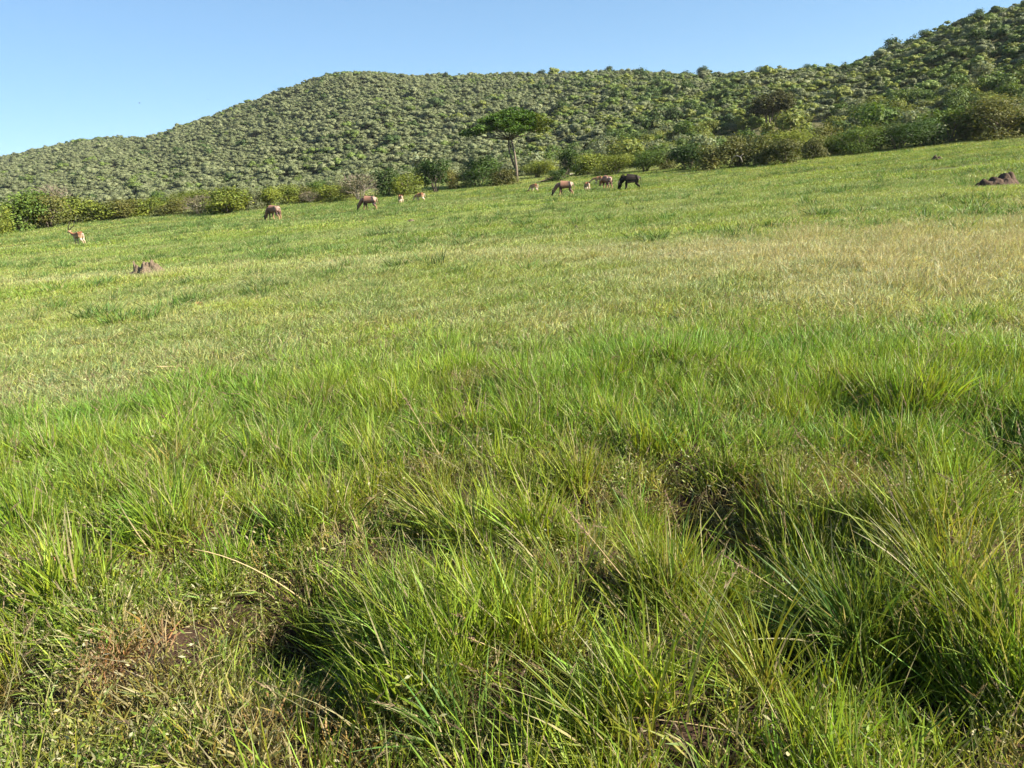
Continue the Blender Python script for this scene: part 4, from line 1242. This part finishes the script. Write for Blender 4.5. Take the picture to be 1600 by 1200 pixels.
def quadruped(kind, pose, gait=0.0, head_turn=0.0):
    """skeleton facing +x, feet on z=0; returns body mesh and horn mesh data"""
    if kind == 'topi':
        hip, sh, L, bel, hump = 0.97, 1.01, 0.56, 0.28, 0.29
        lr, nk, hd = 1.0, 0.50, 0.36
    elif kind == 'impala':
        hip, sh, L, bel, hump = 0.76, 0.75, 0.42, 0.165, 0.155
        lr, nk, hd = 0.72, 0.42, 0.22
    else:
        hip, sh, L, bel, hump = 0.98, 1.06, 0.62, 0.33, 0.40
        lr, nk, hd = 1.12, 0.40, 0.42
    V, E = [], []
    def v(p, r): V.append((p, r)); return len(V) - 1
    b0 = v((-0.10 * L, 0, hip - 0.03), (bel, bel * 1.05))
    b1 = v((-0.62 * L, 0, hip), (bel * .88, bel * .86)); E.append((b0, b1))
    b2 = v((-1.02 * L, 0, hip - 0.02), (bel * .70, bel * .70)); E.append((b1, b2))
    b3 = v((0.45 * L, 0, sh - 0.04), (hump, hump * 0.92)); E.append((b0, b3))
    b4 = v((0.88 * L, 0, sh + (0.02 if kind != 'impala' else 0.0)), (hump * .82, hump * .70)); E.append((b3, b4))
    # neck and head
    if pose == 'graze':
        n1 = v((0.88 * L + nk * .45, head_turn * .2, sh - nk * .42), (hump * .55, hump * .48))
        n2 = v((0.88 * L + nk * .78, head_turn * .5, sh - nk * 1.0), (hump * .34, hump * .30))
        h0 = v((0.88 * L + nk * .98, head_turn * .8, max(0.30, sh - nk * 1.32)), (hump * .34, hump * .28))
        h1 = v((0.88 * L + nk * 1.12 + hd * .2, head_turn, 0.08), (hump * .15, hump * .13))
    elif pose == 'low':
        n1 = v((0.88 * L + nk * .5, 0, sh - nk * .12), (hump * .55, hump * .48))
        n2 = v((0.88 * L + nk * .95, 0, sh - nk * .42), (hump * .42, hump * .36))
        h0 = v((0.88 * L + nk * 1.2, 0, sh - nk * .62), (hump * .42, hump * .36))
        h1 = v((0.88 * L + nk * 1.3 + hd * .5, 0, sh - nk * .62 - hd * .8), (hump * .2, hump * .2))
    else:
        n1 = v((0.88 * L + nk * .46, head_turn * .2, sh + nk * .20), (hump * .55, hump * .48))
        n2 = v((0.88 * L + nk * .78, head_turn * .4, sh + nk * .46), (hump * .40, hump * .36))
        h0 = v((0.88 * L + nk * .98, head_turn * .6, sh + nk * .62), (hump * .42, hump * .36))
        h1 = v((0.88 * L + nk * 1.05 + hd * .85, head_turn, sh + nk * .42), (hump * .18, hump * .17))
    E += [(b4, n1), (n1, n2), (n2, h0), (h0, h1)]
    hp = Vector(V[h0][0]); hv = (Vector(V[h1][0]) - hp).normalized()
    perp = Vector((0, 1, 0)); back = -hv
    upv = perp.cross(hv) * -1
    if upv.x < 0 and pose == 'graze': upv = -upv
    if pose != 'graze' and upv.z < 0: upv = -upv
    for s in (-1, 1):
        e1 = v(tuple(hp + perp * s * hump * .55 + back * hump * .35), hump * .13); E.append((h0, e1))
        e2 = v(tuple(hp + perp * s * hump * 1.0 + back * hump * .55), hump * .05); E.append((e1, e2))
    # legs
    for s in (-1, 1):
        sw = gait * s
        f0 = v((0.60 * L, s * hump * .55, sh * .74), (0.105 * lr, 0.085 * lr)); E.append((b3, f0))
        f1 = v((0.57 * L + sw * .3, s * hump * .52, sh * .55), 0.065 * lr); E.append((f0, f1))
        f2 = v((0.60 * L + sw * .7, s * hump * .50, sh * .32), 0.042 * lr); E.append((f1, f2))
        f3 = v((0.58 * L + sw, s * hump * .50, 0.09), 0.028 * lr); E.append((f2, f3))
        f4 = v((0.62 * L + sw, s * hump * .50, 0.01), 0.036 * lr); E.append((f3, f4))
        r0 = v((-0.82 * L, s * bel * .60, hip * .78), (0.135 * lr, 0.10 * lr)); E.append((b1, r0))
        r1 = v((-0.70 * L - sw * .3, s * bel * .62, hip * .58), 0.085 * lr); E.append((r0, r1))
        r2 = v((-1.05 * L - sw * .6, s * bel * .56, hip * .40), 0.044 * lr); E.append((r1, r2))
        r3 = v((-0.98 * L - sw, s * bel * .56, 0.09), 0.029 * lr); E.append((r2, r3))
        r4 = v((-0.93 * L - sw, s * bel * .56, 0.01), 0.036 * lr); E.append((r3, r4))
    t1 = v((-1.24 * L, 0, hip + bel * .30), 0.03 * lr); E.append((b2, t1))
    t2 = v((-1.33 * L, 0, hip * .78), 0.022 * lr); E.append((t1, t2))
    t3 = v((-1.30 * L, 0, hip * (.48 if kind != 'impala' else .66)), 0.035 * lr if kind == 'wildebeest' else 0.02 * lr); E.append((t2, t3))
    me = skin_body(V, E)
    n = len(me.vertices)
    co = np.empty(n * 3, np.float32); me.vertices.foreach_get('co', co); co = co.reshape(-1, 3)
    X, Z = co[:, 0], co[:, 2]
    if kind == 'topi':
        col = np.tile((0.25, 0.135, 0.092), (n, 1))
        body = Z > sh * .50
        dark = np.exp(-(((X - 0.62 * L) / 0.20) ** 2 + ((Z - sh * .72) / 0.20) ** 2)) + np.exp(-(((X + 0.85 * L) / 0.17) ** 2 + ((Z - hip * .66) / 0.16) ** 2))
        col = col * (1 - np.clip(dark * 1.1, 0, 1)[:, None]) + np.array((0.055, 0.04, 0.042)) * np.clip(dark * 1.1, 0, 1)[:, None]
        rump = smooth((-X - 0.45 * L) / (0.3 * L)) * smooth((Z - hip * .80) / 0.12)  # sunlight on the rump painted into the coat colour
        col = col * (1 - 0.6 * rump[:, None]) + np.array((0.46, 0.34, 0.28)) * 0.6 * rump[:, None]
        low = 1 - smooth((Z - sh * .30) / 0.16)
        low = np.where(X > 1.0 * L, 0, low)
        col = col * (1 - low[:, None]) + np.array((0.40, 0.25, 0.13)) * low[:, None]
        face = (X > 0.88 * L + nk * .8) & (Z < 0.5)
        col[face] = (0.05, 0.035, 0.032)
    elif kind == 'impala':
        col = np.tile((0.28, 0.14, 0.075), (n, 1))
        flank = 1 - smooth((Z - sh * .92) / 0.09)
        col = col * (1 - flank[:, None]) + np.array((0.42, 0.26, 0.15)) * flank[:, None]
        white = np.maximum(1 - smooth((Z - sh * .66) / 0.05), 0) * (Z > sh * .5) + smooth((-X - 1.0 * L) / 0.08) * 0.9
        white = np.clip(white, 0, 1)
        col = col * (1 - white[:, None]) + np.array((0.52, 0.44, 0.36)) * white[:, None]
        low = (1 - smooth((Z - sh * .45) / 0.12)) * (X < 0.88 * L)
        col = col * (1 - low[:, None]) + np.array((0.45, 0.33, 0.22)) * low[:, None]
        if pose == 'stand':
            face = smooth((X - 0.88 * L - nk * .55) / 0.12)
            col = col * (1 - 0.5 * face[:, None]) + np.array((0.6, 0.42, 0.28)) * 0.5 * face[:, None]
    else:
        col = np.tile((0.020, 0.016, 0.014), (n, 1))
        rump = smooth((-X + 0.05) / (0.6 * L)) * (Z > hip * .55)
        col = col * (1 - 0.7 * rump[:, None]) + np.array((0.060, 0.046, 0.038)) * 0.7 * rump[:, None]
    set_bc(me, np.concatenate([col, np.ones((n, 1))], 1))
    me.materials.clear(); me.materials.append(M_HIDE)
    horns = []
    hs_ = hump / 0.25
    for s in (-1, 1):
        b = hp + perp * s * hump * .22 + back * hump * .25 + upv * hump * .2
        if kind == 'wildebeest':
            pts = [b, b + perp * s * .22 - upv * .02 + hv * .05, b + perp * s * .33 + back * .10, b + perp * s * .26 + back * .30]
            rd = [0.045, 0.04, 0.028, 0.008]
        elif kind == 'impala':
            pts = [b, b + back * .12 + upv * .10 + perp * s * .05, b + back * .26 + upv * .12 + perp * s * .12, b + back * .38 + upv * .22 + perp * s * .10, b + back * .42 + upv * .36 + perp * s * .07]
            if pose == 'stand':
                pts = [b, b + Vector((-.10, s * .07, .15)), b + Vector((-.26, s * .17, .26)), b + Vector((-.38, s * .16, .40)), b + Vector((-.42, s * .12, .56))]
            rd = [0.022, 0.021, 0.018, 0.013, 0.005]
        else:
            pts = [b, b + back * .10 + upv * .05 + perp * s * .03, b + back * .22 + upv * .10 + perp * s * .05, b + back * .36 + upv * .08 + perp * s * .03]
            rd = [0.026, 0.024, 0.018, 0.006]
        horns.append((pts, rd))
    return me, horns, (V, L, sh, hump)

def animal(kind, px, base, yaw, pose, label, gait=0.06, horns=True, scale=1.0, turn=0.0, name=None):
    x, y, z, r = ground_at(px, base)
    z -= 0.10
    o = empty(name or kind, (x, y, z), R(yaw), (scale,) * 3)
    tag(o, label, {'topi': 'antelope', 'impala': 'antelope', 'wildebeest': 'wildebeest'}[kind], 'grazing animals on the meadow')
    me, hn, info = quadruped(kind, pose, gait, turn)
    link('body', me, o)
    if horns:
        for pts, rd in hn:
            V, F = tube(pts, [q * 1.5 for q in rd], 7)
            link('horn', mesh_np('horn', V, F, M_HORN, True), o)
    if kind == 'wildebeest':
        Vs, L, sh, hump = info
        # hanging mane and beard: many short hair strips along neck and throat
        g = np.random.default_rng(3)
        def hair(name, rows, ln, drop, lift):
            V, F = [], []
            for k in range(160):
                f = k / 160 * (len(rows) - 1); i = int(f); f -= i
                a = Vector(rows[i]).lerp(Vector(rows[min(i + 1, len(rows) - 1)]), f)
                a = a + Vector((g.normal(0, .03), g.normal(0, .03), lift))
                e = a + Vector((g.normal(0, .03), g.normal(0, .07), drop * ln * (0.6 + 0.6 * g.random())))
                v, ff = tube([a, (a + e) / 2 + Vector((0, g.normal(0, .015), 0)), e], [0.012, 0.010, 0.002], 3, False)
                kk = len(V); V += v; F += [tuple(q + kk for q in t) for t in ff]
            h_ = link(name, mesh_np(name, V, F, M_MANE), o); return h_
        neck = [Vs[4][0], Vs[5][0], Vs[6][0], Vs[7][0]]
        hair('mane', neck, 0.28, 1.0, hump * .35)
        hair('beard', neck[1:], 0.25, -1.0, -hump * .25)
    return o

ANIMALS = [
    ('impala', 125, 382, 156, 'stand', 'horned male impala standing alone at the far left of the meadow', 0.04, True, 1.0, -0.05),
    ('topi', 430, 344, 150, 'graze', 'dark brown topi grazing head down, leftmost of the three topis seen from the side', 0.08, True, 1.0, 0.05),
    ('topi', 578, 329, 170, 'graze', 'brown topi grazing below the big half-bare grey bush', 0.10, True, 1.02, 0.0),
    ('impala', 627, 318, 110, 'graze', 'reddish impala turned away, left one of the pair below the yellow-green bush', 0.03, False, 0.98, 0.0),
    ('impala', 657, 315, 160, 'graze', 'reddish impala grazing, right one of the pair below the dark small tree', 0.06, False, 0.98, 0.0),
    ('impala', 835, 300, 140, 'graze', 'small reddish impala grazing by the fallen trunk', 0.04, False, 0.92, 0.0),
    ('topi', 883, 306, 172, 'graze', 'brown topi with rump painted as sunlit grazing in the middle of the herd', 0.10, True, 1.0, 0.0),
    ('impala', 918, 299, 100, 'low', 'small impala seen from behind between the middle topi and the wildebeest', 0.02, False, 0.95, 0.0),
    ('impala', 936, 289, 165, 'low', 'reddish impala farthest back, half behind the topi that faces away', 0.04, False, 1.0, 0.0),
    ('topi', 949, 296, 112, 'low', 'dark topi facing away next to the black wildebeest', 0.03, True, 0.98, 0.0),
    ('wildebeest', 986, 297, 172, 'graze', 'black wildebeest with heavy shoulders grazing, rightmost animal of the herd', 0.08, True, 1.0, 0.0),
]
for kd, px, base, yaw, pose, lab, gait, hn, sc_, tr in ANIMALS:
    animal(kd, px, base, yaw, pose, lab, gait, hn, sc_, tr)

# two birds in the sky
def bird(px, py, D, span, rz, label):
    d = ray(px, py); p = CAM + d * D
    o = empty('bird', p, rz); tag(o, label, 'bird')
    V, F = tube([(-.30, 0, 0), (-.18, 0, .0), (0, 0, .01), (.18, 0, .0), (.27, 0, .01), (.32, 0, 0)], [.02, .06, .085, .06, .045, .01], 8)
    link('body', mesh_np('bird_body', V, F, M_BIRD, True), o)
    tail = [(-.25, -.04, 0), (-.25, .04, 0), (-.48, .10, .0), (-.48, -.10, .0), (-.25, -.04, .012), (-.25, .04, .012), (-.48, .10, .006), (-.48, -.10, .006)]
    box = [(0, 3, 2, 1), (4, 5, 6, 7), (0, 1, 5, 4), (1, 2, 6, 5), (2, 3, 7, 6), (3, 0, 4, 7)]
    link('tail', mesh_np('bird_tail', tail, box, M_BIRD), o)
    for s in (-1, 1):
        W = []
        for t, zz in ((.05, .03), (.45, .16), (1.0, .10)):
            c = .17 * (1.15 - .75 * t)
            W += [(c - .12 * t, s * span / 2 * t, zz), (-c - .12 * t, s * span / 2 * t, zz - .01), (-c - .12 * t, s * span / 2 * t, zz + .004), (c - .12 * t, s * span / 2 * t, zz + .015)]
        Fw = []
        for k in range(2):
            for i in range(4):
                Fw.append((k * 4 + i, k * 4 + (i + 1) % 4, k * 4 + 4 + (i + 1) % 4, k * 4 + 4 + i))
        Fw += [(0, 1, 2, 3), (8, 9, 10, 11)]
        link('wing', mesh_np('bird_wing', W, Fw, M_BIRD), o)
bird(218, 161, 330, 1.5, 0.5, 'small dark bird in the sky over the left shoulder of the hill, left one')
bird(325, 156, 430, 1.3, 1.0, 'small faint bird in the sky close above the hill slope, right one')

# ------------------------------------------------------------------ single foreground tussocks and dry stalks
TUS = {
    'a': grass_material('tussock_yellow_green', (0.155, 0.195, 0.028)),
    'b': grass_material('tussock_green', (0.085, 0.155, 0.028)),
    'c': grass_material('tussock_golden', (0.21, 0.19, 0.045)),
}
def tussock(px, py, n, l0, l1, lean, ldir, mk, label, seed, spread=0.13, dry=0.10):
    x, y, z, r = ground_at(px, py)
    v, f, c = blades(int(n * 0.7), seed, l0, l1, 0.0088, spread, 0.5, 0.2, 0.5, 6, dry, lean, ldir, vary=0.26)
    me = mesh_np('tussock_blades', v, f, TUS[mk]); set_bc(me, c)
    o = link('grass_tussock', me, None, (x, y, z)); o['kind'] = 'stuff'
    o['label'] = label; o['category'] = 'tussock'
    return o
TUSSOCKS = [
    (655, 1010, 260, .35, .80, .42, 2.9, 'a', 'big yellow-green tussock arching left over the dark hollow at the lower left'),
    (980, 1185, 220, .35, .85, .45, 2.9, 'a', 'yellow-green tussock at the bottom middle with blades streaming left'),
    (265, 800, 230, .30, .75, .38, 2.8, 'a', 'yellow-green tussock leaning left above the pair of red clods'),
    (160, 985, 110, .18, .40, .25, 2.6, 'a', 'small yellow-green tussock below the pair of red clods'),
    (1330, 1010, 200, .40, .90, .28, 2.7, 'b', 'tall green tussock in the shaded lower right'),
    (1490, 960, 220, .45, .95, .10, 2.4, 'a', 'tall upright yellow-green tussock near the right edge'),
    (265, 735, 150, .25, .50, .20, 2.6, 'c', 'golden tussock in the left middle of the long grass'),
    (700, 830, 220, .35, .75, .36, 2.8, 'a', 'yellow-green tussock in the centre of the long grass'),
    (880, 960, 200, .35, .80, .40, 2.8, 'a', 'yellow-green tussock leaning left just below centre'),
    (1180, 1090, 230, .40, .90, .36, 2.8, 'a', 'large yellow-green tussock at the lower right leaning left'),
    (1580, 1040, 200, .40, .90, .10, 2.2, 'a', 'tall yellow-green tussock cut by the right edge'),
    (1020, 900, 150, .25, .55, .30, 2.8, 'c', 'straw-golden tussock left of the dark gap on the right'),
    (440, 860, 180, .35, .75, .36, 2.8, 'b', 'green tussock with dark gap, left of the centre tussock'),
    (720, 1150, 160, .20, .50, .30, 2.8, 'b', 'dark green tussock in the shade at the bottom middle'),
]
for k, (px, py, n, l0, l1, le, ld, mk, lab) in enumerate(TUSSOCKS):
    tussock(px, py, n, l0, l1, le, ld, mk, lab, 900 + k)

def stalk(p0, h0, p1, h1, arch, label, head=True, thick=0.0035, drop=None):
    a = np.array(ground_at(*p0)[:3]) + np.array([0, 0, h0]); b = np.array(ground_at(*p1)[:3])
    # the far end stands over the ground at p0's distance, towards p1's direction
    d = ray(*p1); t = math.hypot(a[0], a[1]) / math.hypot(d.x, d.y) * h1
    b = np.array([d.x * t, d.y * t, CAM.z + d.z * t])
    P = [a + (b - a) * f + np.array([0, 0, arch * 4 * f * (1 - f)]) for f in np.linspace(0, 1, 9)]
    o = empty('dry_stalk', tuple(a)); tag(o, label, 'stalk')
    V, F = tube([p - a for p in P], list(np.linspace(thick, thick * .45, 9)), 5)
    link('stem', mesh_np('stalk_stem', V, F, M_STRAW, True), o)
    if head:
        g = np.random.default_rng(int(p0[0]))
        dirv = (P[-1] - P[-3]); dirv = dirv / np.linalg.norm(dirv)
        V, F = [], []
        hl = np.linalg.norm(b - a) * 0.3
        for k in range(70):
            f = g.random()
            c = P[-1] - a - dirv * hl * (f - 0.1)
            e = c + (dirv * .7 + g.normal(0, .45, 3)) * (0.012 + 0.018 * f)
            v, ff = tube([c, (c + e) / 2 + g.normal(0, .001, 3), e], [.0012, .0022, .0006], 3, False)
            kk = len(V); V += v; F += [tuple(q + kk for q in t_) for t_ in ff]
        link('seed_head', mesh_np('seed_head', V, F, M_SEED), o)
stalk((480, 950), 0.04, (302, 858), 1.0, 0.07, 'pale dead stalk arching left over dry grass at the left', False, 0.005)
stalk((1010, 960), 0.05, (885, 795), 1.0, 0.01, 'straight dry stalk leaning left below the centre', True, 0.004)
stalk((1300, 1000), 0.05, (1135, 870), 1.0, 0.02, 'dry stalk with brown feathery seed head in the lower right', True, 0.004)
stalk((700, 740), 0.05, (625, 610), 1.0, 0.01, 'dry stalk with purplish head in the middle of the meadow grass', True, 0.004)
stalk((870, 1075), 0.05, (700, 985), 1.0, 0.02, 'long straw stalk slanting over the shade at the bottom middle', True, 0.004)
stalk((1420, 880), 0.05, (1385, 745), 1.0, 0.0, 'upright brown stalk with dark head near the right edge', True, 0.004)
stalk((1230, 1180), 0.05, (960, 1120), 1.0, 0.03, 'long straw stalk lying left along the bottom right', True, 0.004)
stalk((1075, 870), 0.05, (1040, 770), 1.0, 0.0, 'short dry stalk standing left of the dark gap', True, 0.0035)
stalk((248, 589), 0.16, (284, 572), 1.0, 0.0, 'pale forked twig sticking out of the green grass at the left', False, 0.009)


# ------------------------------------------------------------------ thin air between the camera and the hills
zt = float(H(*[q_.ravel() for q_ in np.meshgrid(np.linspace(-2900, 2900, 240), np.linspace(-2900, 2900, 240))]).max()) + 16
hx = 3050.0
hv = [(sx * hx, sy * hx, z_) for z_ in (-3.0, zt) for sx, sy in ((-1, -1), (1, -1), (1, 1), (-1, 1))]
hz_me = mesh_np('haze', hv, [(3, 2, 1, 0), (4, 5, 6, 7), (0, 1, 5, 4), (1, 2, 6, 5), (2, 3, 7, 6), (3, 0, 4, 7)])
hm, hn_, hl_ = mat('thin_air')
pv = hn_.new('ShaderNodeVolumePrincipled')
pv.inputs['Color'].default_value = (0.90, 0.94, 1.0, 1)
pv.inputs['Density'].default_value = 0.00007
ho_ = hn_.new('ShaderNodeOutputMaterial')
hl_.new(pv.outputs[0], ho_.inputs['Volume'])
hz_me.materials.append(hm)
hz = link('haze', hz_me)
hz['kind'] = 'stuff'; hz['label'] = 'thin haze in the air over the hills'; hz['category'] = 'haze'
scene.cycles.volume_bounces = 0
